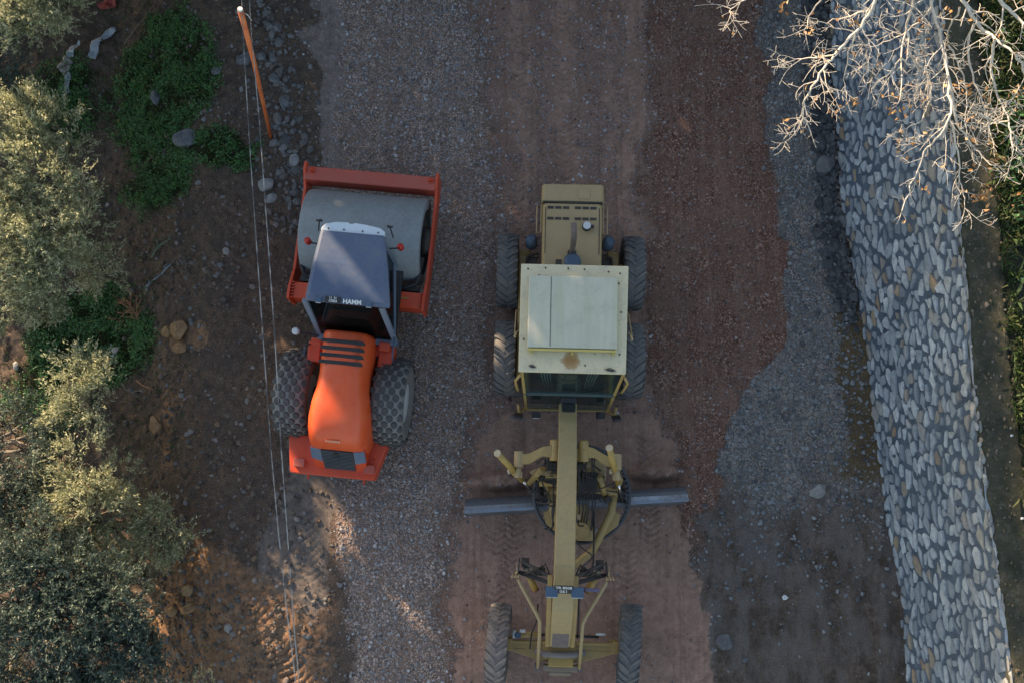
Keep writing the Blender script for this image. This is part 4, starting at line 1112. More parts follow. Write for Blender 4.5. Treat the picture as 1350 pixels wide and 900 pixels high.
    k.tube([(.46, -2.1, 1.2), (.50, -2.6, 1.1), (.48, -3.0, 1.3), (.40, -3.4, 1.6)], .018, 6)
    k.build('hydraulic_hose', M_blk, G)
    rh = np.random.default_rng(9)
    for (xa, ya, xb, yb, m_) in ((-.20, -1.50, -.60, -1.95, 0), (-.22, -1.62, -.48, -2.05, 1), (-.18, -1.80, -.50, -1.70, 0), (.20, -1.45, .66, -1.60, 0), (.25, -1.55, .90, -1.85, 1), (.22, -1.95, .62, -2.02, 0), (.16, -2.20, .40, -2.55, 1), (.15, -1.35, .45, -1.40, 0), (-.20, -2.10, -.34, -2.50, 0), (.18, -2.65, .30, -3.10, 0), (-.22, -1.42, -.50, -1.40, 1), (.30, -1.30, .60, -1.50, 0)):
        k = MB(); q = rh.normal(size=(2, 3)) * .07
        k.tube([Vector((xa, ya, 1.45)).lerp(Vector((xb, yb, 1.18)), t) + Vector(q[0]) * math.sin(t * math.pi) + Vector(q[1]) * math.sin(t * 6.28) + Vector((0, 0, .10 * math.sin(t * math.pi))) for t in [i / 9 for i in range(10)]], .011 + .004 * rh.random(), 7)
        k.build('hydraulic_hose', (M_blk, M_drk)[m_], G)
    for (xa, ya, z_, w1, w2, h_) in ((-.34, -1.56, 1.42, .14, .10, .10), (.52, -1.62, 1.36, .12, .16, .10), (-.48, -1.92, 1.16, .10, .14, .08), (.20, -2.28, 1.25, .12, .09, .10), (.72, -1.98, 1.14, .13, .10, .09), (.34, -1.42, 1.52, .16, .08, .08)):
        k = MB(); k.box((xa, ya, z_), (w1, w2, h_), (0, 0, rh.normal() * .3)); k.cyl((xa, ya, z_), (xa, ya, z_ + h_ * .8), w2 * .3, n=10); k.build('hose_bracket', (M_yel2, M_drk)[int(rh.random() * 2)], G, .008)
    # moldboard: curved section, front (concave) towards -y
    yaw = R(3.2 + 1.5); cu = (.22, -2.07)
    sec = []
    for q in range(11):
        t = q / 10; a_ = R(-58 + 116 * t); sec.append((-.42 * (math.cos(a_) - .62), .34 + .36 * math.sin(a_)))      # y offset, z
    sec = [(-y, z) for (y, z) in sec]
    T = Matrix.Translation((cu[0], cu[1], 0)) @ Matrix.Rotation(yaw, 4, 'Z')
    m = MB(); V = []; F = []; nn = len(sec)
    for xx in (-1.97, 1.97):
        for (y, z) in sec: V.append((xx, y, z))
        for (y, z) in sec: V.append((xx, y + .03, z + .0))
    for q in range(nn - 1):
        F.append((q, q + 1, 2 * nn + q + 1, 2 * nn + q)); F.append((nn + q, nn + q + 1, 3 * nn + q + 1, 3 * nn + q))
        F.append((q, q + 1, nn + q + 1, nn + q)); F.append((2 * nn + q, 2 * nn + q + 1, 3 * nn + q + 1, 3 * nn + q))
    F.append((nn - 1, 2 * nn - 1, 4 * nn - 1, 3 * nn - 1)); F.append((0, nn, 3 * nn, 2 * nn))
    m.add(V, F, False, T); mb = m.build('moldboard', M_blade, G)
    m = MB(); m.box((0, sec[-1][0] + .0, sec[-1][1] + .012), (3.94, .055, .025), M=T); m.build('top_rail', M_blade, mb, .004)
    m = MB(); m.box((0, sec[0][0] - .045, .045), (3.96, .03, .17), (R(-32), 0, 0), M=T); m.build('cutting_edge', paint('worn_edge', (.33, .38, .44), (.2, .18, .16), .3, .28, .85), mb)
    m = MB()
    for sx in (-1, 1): m.bar((cu[0] + sx * .62, cu[1] + .12, .42), (cx + sx * .74, cy + .25, .80), .10, .14); m.bar((cu[0] + sx * .62, cu[1] + .10, .62), (cx + sx * .74, cy - .10, .80), .07, .10)
    m.cyl((cu[0] - .7, cu[1] + .22, .62), (cu[0] + .9, cu[1] + .26, .62), .04); m.build('blade_carrier', M_drk, G, .01)
    return G


grader()

# ------------------------------------------------------------------ ROAD ROLLER (local frame: drum towards +y)
def roller():
    K = thing('road_roller', 'orange single drum road roller with blue grey canopy parked at the left road edge', 'roller', (-3.2, 1.68, 0), R(-5.5))
    # rear wheels with pad tread
    for sx in (-1, 1):
        Wl = thing('wheel', None, None, (sx * .845 - .03, 0, .79)); Wl.parent = K
        rad, h = .79, .285
        t = MB(); rr = rad - .02
        t.lathe([(-h * .7, rad * .45), (-h * .95, rad * .58), (-h * 1.03, rad * .76), (-h * .95, rr - .10), (-h * .78, rr - .03), (-h * .4, rr - .004), (0, rr), (h * .4, rr - .004), (h * .78, rr - .03), (h * .95, rr - .10), (h * 1.03, rad * .76), (h * .95, rad * .58), (h * .7, rad * .45)], 'X', n=72)
        tyre = t.build('tyre', M_groove, Wl)
        p = MB(); nrow = 40
        for k in range(nrow):
            for j in range(-3, 4):
                if (k + j) % 2: continue
                a = 2 * math.pi * k / nrow; u = j * .082
                if abs(u) > .27: continue
                f = abs(u) / h; rloc = rr + .002 - (.035 * max(0, f - .45) / .33 if f < .8 else .035 + .09 * (f - .8) / .2)
                tang, sw = Vector((0, -math.sin(a), math.cos(a))), Vector((1, 0, 0))
                tilt = 0 if f < .45 else (.5 if u > 0 else -.5) * min(1, (f - .4) * 1.6)
                nrm = (Vector((0, math.cos(a), math.sin(a))) * math.cos(tilt) + sw * math.sin(tilt))
                sw2 = (sw * math.cos(tilt) - Vector((0, math.cos(a), math.sin(a))) * math.sin(tilt))
                c = Vector((u, math.cos(a) * rloc, math.sin(a) * rloc))
                V = []; nn = 8
                for (s_, o_) in ((1.0, -.015), (.93, .018), (.80, .024)):
                    for q in range(nn): b = q * 2 * math.pi / nn + .39; V.append(c + sw2 * .060 * s_ * math.cos(b) + tang * .070 * s_ * math.sin(b) + nrm * o_)
                F = [(r_ * nn + q, r_ * nn + (q + 1) % nn, (r_ + 1) * nn + (q + 1) % nn, (r_ + 1) * nn + q) for r_ in range(2) for q in range(nn)] + [tuple(2 * nn + q for q in range(nn))]
                p.add(V, F)
        p.build('tread_pads', M_rubber_r, tyre)
        r_ = MB()
        for s2 in (-1, 1): r_.lathe([(s2 * h * .7, rad * .46), (s2 * h * .8, rad * .45), (s2 * h * .45, rad * .38), (s2 * h * .3, rad * .2), (s2 * h * .5, rad * .17), (s2 * h * .52, .001)], 'X', n=32)
        r_.build('rim', M_white, Wl)
    m = MB(); m.cyl((-.6, 0, .79), (.6, 0, .79), .16); m.box((0, -.1, .85), (.70, 1.5, .34)); m.box((0, 1.1, .85), (.5, 1.2, .30)); m.build('rear_frame', M_drk, K, .02)
    # drum and yoke
    d = MB(); dr = .78; d.lathe([(-1.075, .60), (-1.085, .70), (-1.075, dr - .006), (-1.06, dr), (1.06, dr), (1.075, dr - .006), (1.085, .70), (1.075, .60)], 'X', (-.01, 2.96, dr), 128)
    d.lathe([(-1.0, .001), (-1.0, .62)], 'X', (-.01, 2.96, dr), 48); d.lathe([(1.0, .62), (1.0, .001)], 'X', (-.01, 2.96, dr), 48)
    d.build('drum', M_steel, K)
    f = MB()
    f.box((-.02, 3.96, .98), (2.40, .26, .36)); fb = f
    fb.build('front_beam', paint('roller_beam_paint', (.60, .085, .045), (.33, .13, .11), .5, .4, dust=.6), K, .02)
    for sx in (-1, 1):
        s_ = MB(); s_.prism([(1.60, .62), (1.70, .52), (4.10, .62), (4.16, .75), (4.16, 1.20), (4.02, 1.22), (3.7, 1.02), (2.2, .98), (1.85, 1.14), (1.62, 1.14)], 'X', sx * 1.205 - .025 - .01, sx * 1.205 + .025 - .01)
        sp = s_.build('side_plate', M_org, K, .008)
        s_ = MB(); s_.tube([(sx * 1.10, 4.01, 1.17), (sx * 1.10, 4.01, 1.20), (sx * 1.04, 4.01, 1.20)], .02, 8); s_.lathe([(-.01, .035), (.01, .035), (.01, .055), (-.01, .055)], 'Z', (sx * 1.08, 4.01, 1.175), 20, True); s_.build('lifting_eye', M_org, sp)
        s_ = MB()
        for q in range(6): s_.box((sx * 1.165, 1.66 + q * .055, 1.0), (.05, .02, .22))
        s_.build('bolt_ribs', M_org, sp)
    r = MB(); r.box((-.01, 1.80, .86), (2.36, .30, .42)); r.build('rear_crossbeam', M_org, K, .03)
    r = MB(); r.box((.86, 1.83, 1.085), (.14, .025, .004)); r.build('sticker', M_yel3, K)
    s_ = MB()
    for sx in (-1, 1): s_.tube([(sx * 1.08, 2.30, 1.10), (sx * 1.02, 2.12, 1.02), (sx * .80, 2.03, .98), (sx * .55, 2.01, .98)], .04, 8)
    s_.bar((-1.08, 2.03, .93), (1.08, 2.03, .93), .08, .12); s_.build('scraper', M_blk, K)
    for sx in (-1, 1):
        s_ = MB(); s_.cyl((sx * 1.02, 2.96, .78), (sx * 1.18, 2.96, .78), .28); s_.build('drum_hub', M_drk, K)
    # platform and fenders
    p = MB(); p.box((.06, 1.55, 1.14), (1.46, 1.75, .08)); p.build('platform', M_blk, K, .012)
    p = MB(); p.box((.06, .84, 1.15), (1.46, .22, .20)); p.box((-.58, .70, 1.12), (.22, .36, .34)); p.box((.68, .72, 1.12), (.26, .40, .34)); p.build('rear_bulkhead', M_org, K, .02)
    p = MB(); p.box((.66, .88, 1.40), (.18, .15, .10)); p.build('latch_box', M_org, K, .01)
    p = MB(); p.bar((-.50, .96, 1.42), (-.92, .98, 1.60), .025, .025); p.build('lamp_arm', M_blk, K)
    p = MB(); p.tube([(-.85, .97, 1.58), (-.85, .97, 1.60), (-.85, .97, 1.66), (-.85, .97, 1.70)], [.03, .062, .066, .04], 16); p.build('work_lamp', M_lens, K)
    p = MB(); p.tube([(.80, 1.05, 1.20), (.84, 1.05, 1.6), (.84, .72, 1.6), (.82, .60, 1.25)], .014, 8); p.tube([(-.66, .82, 1.3), (-.70, .74, 1.5), (-.70, .60, 1.45)], .014, 8); p.build('hand_rail', M_tank, K)
    # cab / canopy
    S_ = MB(); cx = .16
    for sx in (-1, 1):
        S_.bar((cx + sx * .66, .98, 1.18), (cx + sx * .615, 1.30, 2.80), .09, .07); S_.bar((cx + sx * .50, 2.36, 1.18), (cx + sx * .46, 2.44, 2.80), .07, .07)
        S_.bar((cx + sx * .655, 1.0, 1.42), (cx + sx * .50, 2.36, 1.42), .05, .05)
    S_.bar((cx - .68, .96, 1.36), (cx + .68, .96, 1.36), .10, .12)
    cab = S_.build('canopy_frame', paint('canopy_frame_paint', (.13, .19, .27), (.22, .2, .18), .4, .45), K, .012)
    g = MB(); g.add([(cx - .60, 1.00, 1.44), (cx + .60, 1.00, 1.44), (cx + .56, 1.29, 2.76), (cx - .56, 1.29, 2.76)], [(0, 1, 2, 3)]); g.build('rear_window', M_glassd, cab)
    for sx in (-1, 1):
        g = MB(); g.add([(cx + sx * .655, 1.02, 1.46), (cx + sx * .49, 2.36, 1.46), (cx + sx * .46, 2.43, 2.78), (cx + sx * .61, 1.32, 2.78)], [(0, 1, 2, 3)]); g.build('side_window', M_glassd, cab)
    g = MB(); g.box((cx, 1.12, 1.52), (1.22, .05, .62)); g.box((cx, 1.30, 1.20), (1.2, .5, .05)); g.build('dark_backing', M_blk, cab)  # black sheets added to stand in for the dark cab interior
    # roof: trapezoid shell, slightly crowned
    def ring(y, hw, z0, z1, c): return [(c - hw, y, z0), (c + hw, y, z0), (c + hw, y, z1 - .02), (c + hw * .9, y, z1), (c - hw * .9, y, z1), (c - hw, y, z1 - .02)]
    r = MB(); r.loft([ring(1.28, .665, 2.84, 2.93, .25), ring(1.34, .67, 2.83, 2.955, .25), ring(1.9, .60, 2.83, 2.975, .225), ring(2.42, .515, 2.84, 2.955, .195)])
    roof = r.build('canopy_roof', M_canopy, K, .012)
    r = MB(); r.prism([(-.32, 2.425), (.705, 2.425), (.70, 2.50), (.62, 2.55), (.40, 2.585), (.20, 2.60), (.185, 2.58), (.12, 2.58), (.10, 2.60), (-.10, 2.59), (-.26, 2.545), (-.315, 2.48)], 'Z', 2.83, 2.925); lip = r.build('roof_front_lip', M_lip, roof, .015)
    for xx in (-.2, .05, .35, .6):
        r = MB(); r.cyl((xx, 2.47, 2.92), (xx, 2.47, 2.935), .014, n=8); r.build('lip_bolt', M_drk, lip)
    # rear header: stickers, lettering
    r = MB(); r.box((.03, 1.315, 2.965), (.25, .10, .012), (R(10), 0, 0)); pl = r.build('number_plate', M_blk, roof)
    def lt(name, txt, x, y, z, size, mat, par, tilt=10, rz=0, b=.0012): return text_obj(name, txt, size, mat, par, Matrix.Translation((x, y, z)) @ Matrix.Rotation(R(rz), 4, 'Z') @ Matrix.Rotation(R(tilt), 4, 'X'), .001, b)
    lt('plate_text', '11  51', .03, 1.340, 2.978, .048, M_white, pl); lt('plate_number', '17003', .03, 1.292, 2.970, .055, M_white, pl)
    lt('maker_lettering', 'HAMM', .335, 1.305, 2.962, .100, M_white, roof, 14, 0, .003)
    for xx in (-.20, .60):
        r = MB(); r.box((xx, 1.30, 2.96), (.10, .09, .05)); r.mat = 1; r.box((xx, 1.25, 2.955), (.08, .012, .035)); r.build('roof_lamp', [M_tank, M_lens], roof, .008)
    for xx in (-.30, .78):
        for yy in (1.5, 2.1):
            r = MB(); r.cyl((xx * (1 if yy < 2 else .86) + .02, yy, 2.93), (xx * (1 if yy < 2 else .86) + .02, yy, 2.955), .012, n=8); r.build('roof_bolt', M_drk, roof)
    # interior
    s_ = MB(); s_.box((.16, 1.62, 1.62), (.52, .50, .12)); s_.box((.16, 1.62, 1.38), (.34, .34, .40)); st = s_.build('seat', M_seat, K, .03)
    s_ = MB(); s_.box((.16, 1.34, 1.98), (.50, .12, .62), (R(8), 0, 0))
    for q in range(6): s_.box((.16, 1.265 - q * .008, 1.74 + q * .10), (.46, .03, .04))
    s_.build('backrest', M_seat, st, .02)
    s_ = MB(); s_.box((.16, 2.20, 1.55), (.6, .22, .7)); s_.build('dashboard', M_blk, K, .03)
    s_ = MB(); s_.lathe([(-.012, .18), (0, .192), (.012, .18), (0, .168)], 'Z', (0, 0, 0), 32, True); s_.cyl((-.18, 0, 0), (.18, 0, 0), .012, n=8)
    so_ = s_.build('steering_wheel', M_blk, K); so_.location = (.16, 2.0, 1.98); so_.rotation_euler = (R(20), 0, 0)
    for (xx, yy) in ((-.70, 2.42), (.86, 2.46)):
        sx = 1 if xx > 0 else -1
        s_ = MB(); s_.tube([(xx, yy, 2.12), (xx, yy, 2.14), (xx, yy, 2.24), (xx, yy, 2.28)], [.03, .055, .055, .025], 16); be = s_.build('beacon', M_red, K)
        s_ = MB(); s_.cyl((xx, yy, 2.13), (xx - sx * .22, yy - .02, 2.10), .014, n=8); s_.build('beacon_arm', M_blk, be)
    for sx, xx in ((-1, -.40), (1, .75)):
        s_ = MB(); s_.cyl((xx, 2.62, 2.78), (xx + sx * .04, 2.50, 2.6), .012, n=8); s_.box((xx - sx * .02, 2.63, 2.78), (.05, .03, .06)); s_.tube([(xx - sx * .04, 2.62, 2.79), (xx + sx * .05, 2.62, 2.80)], .018, 8); s_.build('mirror', M_blk, K, .004)
    # hood: superelliptic sections
    hx = .065
    secs = [(1.00, .42, 1.93, 1.05), (.95, .425, 1.955, 1.02), (.60, .415, 1.965, 1.0), (.30, .415, 1.96, .98), (.05, .44, 1.95, .95), (-.20, .50, 1.93, .92), (-.42, .525, 1.89, .92), (-.62, .525, 1.82, .92), (-.78, .505, 1.73, .92), (-.88, .48, 1.62, .92), (-.93, .465, 1.50, .92), (-.96, .46, 1.42, .92)]
    rings = []; nseg = 28
    for (y, hw, zt, zb) in secs:
        rg = []
        for q in range(nseg + 1):
            a = math.pi * q / nseg; ca, sa = math.cos(a), math.sin(a); e = .42
            xx = hw * math.copysign(abs(ca) ** e, ca) * (1 + .03 * (1 - sa)); zz = zb + (zt - zb) * (abs(sa) ** e) + .035 * sa ** 3
            rg.append((hx + xx, y, zz))
        rings.append(rg)
    h = MB(); V = [p_ for rg in rings for p_ in rg]; F = []; n = nseg + 1
    for i in range(len(rings) - 1):
        for q in range(nseg): F.append((i * n + q, i * n + q + 1, (i + 1) * n + q + 1, (i + 1) * n + q))
    F.append(tuple(range(n))); F.append(tuple((len(rings) - 1) * n + q for q in range(n)))
    h.add(V, F, True); hood = h.build('engine_hood', M_org2, K)
    for q in range(4):
        yy = .79 - q * .118
        s_ = MB(); s_.prism([(hx - .37, yy), (hx - .36, yy + .055), (hx + .34, yy + .055), (hx + .38, yy), (hx + .36, yy - .012), (hx - .36, yy - .006)], 'Z', 1.975, 2.006); s_.build('air_slot', M_blk, hood, .006)
    # rear end: orange lower shell, grey blue lamp panels, slatted grille (sloping)
    r = MB(); r.loft([[(hx - .46, -.95, 1.42), (hx + .46, -.95, 1.42), (hx + .46, -.3, 1.5), (hx - .46, -.3, 1.5)], [(hx - .47, -1.28, .86), (hx + .47, -1.28, .86), (hx + .48, -.3, .86), (hx - .48, -.3, .86)]])
    tail = r.build('tail_shell', M_org, K, .03)
    def on_face(u, t, off): return Vector((hx + u, -.945 - .335 * t - off * .86, 1.43 - .56 * t + off * .51))
    r = MB(); r.loft([[on_face(-.27, .03, .006), on_face(.27, .03, .006), on_face(.27, .03, .02), on_face(-.27, .03, .02)], [on_face(-.27, .93, .006), on_face(.27, .93, .006), on_face(.27, .93, .02), on_face(-.27, .93, .02)]]); gr = r.build('grille', M_blk, tail)
    r = MB()
    for q in range(13): r.bar(on_face(-.27, .07 + q * .068, .026), on_face(.27, .07 + q * .068, .026), .012, .010, up=(0, -.86, .5))
    r.build('grille_slats', paint('slat_grey', (.10, .12, .14), (.15, .14, .13), .3, .4), gr)
    r = MB(); r.bar(on_face(-.02, .10, .035), on_face(-.02, .27, .035), .07, .02, up=(0, -.86, .5)); r.build('grille_lock', M_blk, gr)
    for sx in (-1, 1):
        r = MB(); r.loft([[on_face(sx * .28, .03, .006), on_face(sx * .465, .03, -.03), on_face(sx * .465, .03, 0), on_face(sx * .28, .03, .022)], [on_face(sx * .28, .60, .006), on_face(sx * .475, .52, -.03), on_face(sx * .475, .52, 0), on_face(sx * .28, .60, .022)]]); r.build('lamp_panel', paint('panel_blue_grey', (.12, .18, .26), (.2, .19, .18), .3, .35), tail, .005)
    # counterweight plate
    r = MB(); r.prism([(-.93, -.73), (.80, -.73), (.82, -.80), (.66, -1.38), (.62, -1.41), (-.80, -1.41), (-.83, -1.38), (-.93, -.78)], 'Z', .52, .87); cw = r.build('counterweight', M_org, K, .02)
    for xx in (-.66, .575):
        r = MB(); r.box((xx, -1.22, .93), (.19, .15, .13), (0, 0, R(2))); r.build('tail_lamp_box', MATS['roller_beam_paint'], cw, .012)
    r = MB(); r.tube([(.62, -1.05, .88), (.66, -1.0, 1.0), (.63, -.98, 1.04)], .008, 6)
    for xx in (-.55, .45): r.box((xx, -1.44, .62), (.03, .10, .05))
    r.build('tow_hooks', M_org, cw)
    r = lt('hood_lettering', 'HAMM', hx - .02, -.835, 1.742, .085, paint('faint_lettering', (.80, .42, .28), (.7, .3, .2), .2, .5), hood, 47, 0, .001)
    return K


roller()

# ------------------------------------------------------------------ PLANTS
def leaf_mat(name, ramp_cols, back=1.25, trans=.25, rough=.55):
    s = Nodes(name); g = s.n('NewGeometry')
    c = s.ramp(g.outputs['Random Per Island'], [(i / (len(ramp_cols) - 1), cc) for i, cc in enumerate(ramp_cols)])
    c2 = s.mix(1.0, c, (back, back, back * .98), 'MULTIPLY')
    c = s.mix(g.outputs['Backfacing'], c, c2)
    s.done(c, rough, 0)
    t = s.n('BsdfTranslucent', Color=c); m = s.n('MixShader', Fac=trans)
    s.set(m.inputs[1], s.b.outputs[0]); s.set(m.inputs[2], t); s.set(s.out.inputs[0], m)
    return s.m


M_olive = leaf_mat('olive_leaf_sunlit', [(.14, .165, .09), (.26, .28, .155), (.40, .40, .25), (.32, .33, .21), (.54, .52, .36), (.20, .23, .12)], 1.5, .42)  # sunlit crowns: the sun's brightness is put into the leaf colour
M_olive_shade = leaf_mat('olive_leaf_shaded', [(.038, .066, .052), (.075, .112, .088), (.13, .165, .13), (.095, .135, .108)], 1.35, .25)  # shaded crowns: same leaf with bluish shade put into its colour
M_bark = rock_mat('olive_bark', (.10, .085, .07), (.20, .175, .145))
M_ever = leaf_mat('evergreen_leaf', [(.03, .045, .02), (.05, .07, .03), (.045, .06, .03)], 1.0, .02)


def unit(v): return v / np.maximum(np.linalg.norm(v, axis=1, keepdims=True), 1e-9)


def shoots(base, dirn, length, nleaf, lsize, rg):
    """leafy shoots: pairs of narrow leaves up a stem; returns V, F of diamond leaves"""
    n = len(base)
    t = (np.arange(nleaf) + .5) / nleaf
    C = base[:, None] + dirn[:, None] * (length[:, None, None] * t[None, :, None])
    C = C + rg.normal(size=C.shape) * .012
    D = dirn[:, None] * (.75 + .5 * t[None, :, None]) + rg.normal(size=(n, nleaf, 3)) * .55
    D = unit(D.reshape(-1, 3)); C = C.reshape(-1, 3)
    Wd = unit(np.cross(D, rg.normal(size=D.shape)))
    L = (lsize * (.65 + .7 * rg.random(len(C))))[:, None]; w_ = L * .17
    V = np.stack([C, C + D * L * .45 + Wd * w_, C + D * L, C + D * L * .45 - Wd * w_], 1).reshape(-1, 3)
    F = np.arange(len(V)).reshape(-1, 4)
    return V, F


def olive(label, base_px, lobes, seed, mat=None, dens=1.0, cat='tree', name='olive_tree', lsize=.062, stem_px=None):
    """lobes: (px, py, z, radius m)"""
    rg = np.random.default_rng(seed); mat = mat or M_olive
    b = at(base_px[0], base_px[1], -1.0); gz = float(hz(b[0], b[1])); b = at(base_px[0], base_px[1], gz)
    T = thing(name, label, cat, (b[0], b[1], gz)); base = np.array([b[0], b[1], gz])
    Vs = []; Fs = []; o = 0; k = MB(); fork = np.array([0, 0, .6]) + rg.normal(size=3) * .05
    zs = max(l[2] for l in lobes)
    k.tube([(0, 0, -.1), (fork[0] * .5, fork[1] * .5, .3), tuple(fork)], [.11, .085, .075], 8)
    for (px, py, z, r) in lobes:
        c = at(px, py, z) - base
        c = np.array(c)
        mid = fork * .45 + c * .55 + rg.normal(size=3) * .12; mid[2] = fork[2] * .35 + c[2] * .55
        k.tube([tuple(fork), tuple(mid), tuple(c)], [.055, .035, .016], 7)
        nb = int(8 + 26 * r)
        for q in range(nb):
            d = unit(rg.normal(size=(1, 3)))[0]; d[2] = abs(d[2]) * .8 + .1
            e = c + d * r * np.array([1, 1, .75]) * rg.uniform(.6, .95); s0 = mid + (c - mid) * rg.uniform(.3, 1)
            k.tube([tuple(s0), tuple((s0 + e) / 2 + rg.normal(size=3) * .05), tuple(e)], [.014, .009, .004], 5, False)
        # sub-clumps spread over the lobe, each a tuft of shoots
        nc = int(dens * 26 * (r / .5) ** 2)
        d = unit(rg.normal(size=(nc, 3))); d[:, 2] = np.abs(d[:, 2]) * 1.0 - .18
        rad = r * (.45 + .62 * rg.random((nc, 1)) ** .6)
        cc = c + d * rad * np.array([1.08, 1.08, .72])
        keep = fbm(cc[:, 0] + base[0], cc[:, 1] + base[1], 1.9, 3) > .36
        cc = cc[keep]; d = d[keep]
        for j in range(len(cc)):
            ns = int(rg.uniform(6, 13)); 
            sd_ = unit(np.array([[d[j, 0] * .8, d[j, 1] * .8, .75]]) + rg.normal(size=(ns, 3)) * .45)
            bb = cc[j] + rg.normal(size=(ns, 3)) * .07
            V, F = shoots(bb, sd_, rg.uniform(.14, .34, ns), 15, np.full(ns * 15, lsize), rg)
            Vs.append(V); Fs.append(F + o); o += len(V)
    np_mesh('crown', np.concatenate(Vs), np.concatenate(Fs), mat, T)
    k.build('trunk', M_bark, T)
    return T


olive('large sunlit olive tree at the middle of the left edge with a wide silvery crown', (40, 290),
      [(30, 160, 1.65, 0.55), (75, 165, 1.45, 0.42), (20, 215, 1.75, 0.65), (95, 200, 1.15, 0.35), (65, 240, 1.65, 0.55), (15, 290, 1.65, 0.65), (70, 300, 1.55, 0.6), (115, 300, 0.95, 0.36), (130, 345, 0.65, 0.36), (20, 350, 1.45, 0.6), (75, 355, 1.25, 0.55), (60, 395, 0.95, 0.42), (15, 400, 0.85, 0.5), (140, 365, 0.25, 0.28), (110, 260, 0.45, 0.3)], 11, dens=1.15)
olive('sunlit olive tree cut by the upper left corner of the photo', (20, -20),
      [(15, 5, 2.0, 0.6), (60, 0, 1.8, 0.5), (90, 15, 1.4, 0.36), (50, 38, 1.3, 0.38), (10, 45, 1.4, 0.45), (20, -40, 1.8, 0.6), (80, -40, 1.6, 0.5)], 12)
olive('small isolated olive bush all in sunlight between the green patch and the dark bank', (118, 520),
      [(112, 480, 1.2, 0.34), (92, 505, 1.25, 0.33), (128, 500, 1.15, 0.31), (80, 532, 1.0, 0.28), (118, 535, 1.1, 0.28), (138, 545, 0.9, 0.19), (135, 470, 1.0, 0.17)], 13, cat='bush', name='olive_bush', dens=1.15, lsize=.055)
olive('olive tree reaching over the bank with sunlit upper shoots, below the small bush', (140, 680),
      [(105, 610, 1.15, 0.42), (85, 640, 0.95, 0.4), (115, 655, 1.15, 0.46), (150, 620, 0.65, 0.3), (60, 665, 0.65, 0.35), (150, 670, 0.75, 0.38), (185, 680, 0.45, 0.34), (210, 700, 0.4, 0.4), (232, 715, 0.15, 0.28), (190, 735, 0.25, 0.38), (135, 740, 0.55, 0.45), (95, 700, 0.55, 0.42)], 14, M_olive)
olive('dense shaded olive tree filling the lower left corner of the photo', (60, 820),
      [(20, 720, 1.5, .6), (70, 750, 1.6, .55), (25, 790, 1.6, .65), (90, 810, 1.6, .6), (150, 800, 1.5, .46), (160, 845, 1.4, .45), (45, 860, 1.5, .65), (120, 880, 1.4, .55), (185, 880, 1.1, .42), (10, 910, 1.4, .6), (190, 830, 1.1, .30), (70, 920, 1.3, .6), (105, 765, 1.4, .5), (150, 770, 1.3, .42), (60, 700, 1.2, .4), (200, 860, 1.0, .3), (140, 915, 1.2, .5)], 15, M_olive_shade, 1.2)
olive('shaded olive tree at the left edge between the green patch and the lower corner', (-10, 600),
      [(10, 560, 0.85, 0.5), (45, 590, 0.95, 0.42), (10, 625, 0.95, 0.5), (45, 640, 0.85, 0.4), (30, 700, 0.85, 0.5), (75, 715, 0.85, 0.42), (75, 560, 0.65, 0.3), (80, 600, 0.75, 0.34), (5, 680, 0.85, 0.45), (50, 545, 0.55, 0.25)], 16, M_olive_shade)
olive('low olive shoots just peeping over the bottom edge beside the sunlit clods', (275, 925),
      [(272, 905, .7, .20), (285, 925, .6, .25)], 17, cat='bush', name='olive_bush', lsize=.05)
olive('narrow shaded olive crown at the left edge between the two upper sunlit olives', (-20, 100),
      [(5, 80, 1.2, .35), (0, 120, 1.2, .4), (15, 105, .9, .3)], 18, M_olive_shade)


# unseen trees added beyond the top edge; crowns cut to shape shade and sun
SA, CA, TE = math.sin(R(SUN_AZ)), math.cos(R(SUN_AZ)), math.tan(R(SUN_EL))
SKYL = [(-14, -1.3), (-6.5, -1.3), (-5.1, -1.2), (-4.75, 3.4), (0, 3.4), (2.5, 3.5), (3.5, 4.7), (5, 4.8), (6.7, 4.2), (8, 3.55), (9.7, 2.95), (12, 2.6)]
GAPS = [(-2.1, .98, .48, .32), (-.08, 1.5, .10, .28), (-.32, 1.44, .12, .10), (1.06, .62, .12, .22), (-3.95, -.6, .16, .35), (-2.9, .0, .10, .2)]  # openings cut in the added crowns to place sun patches


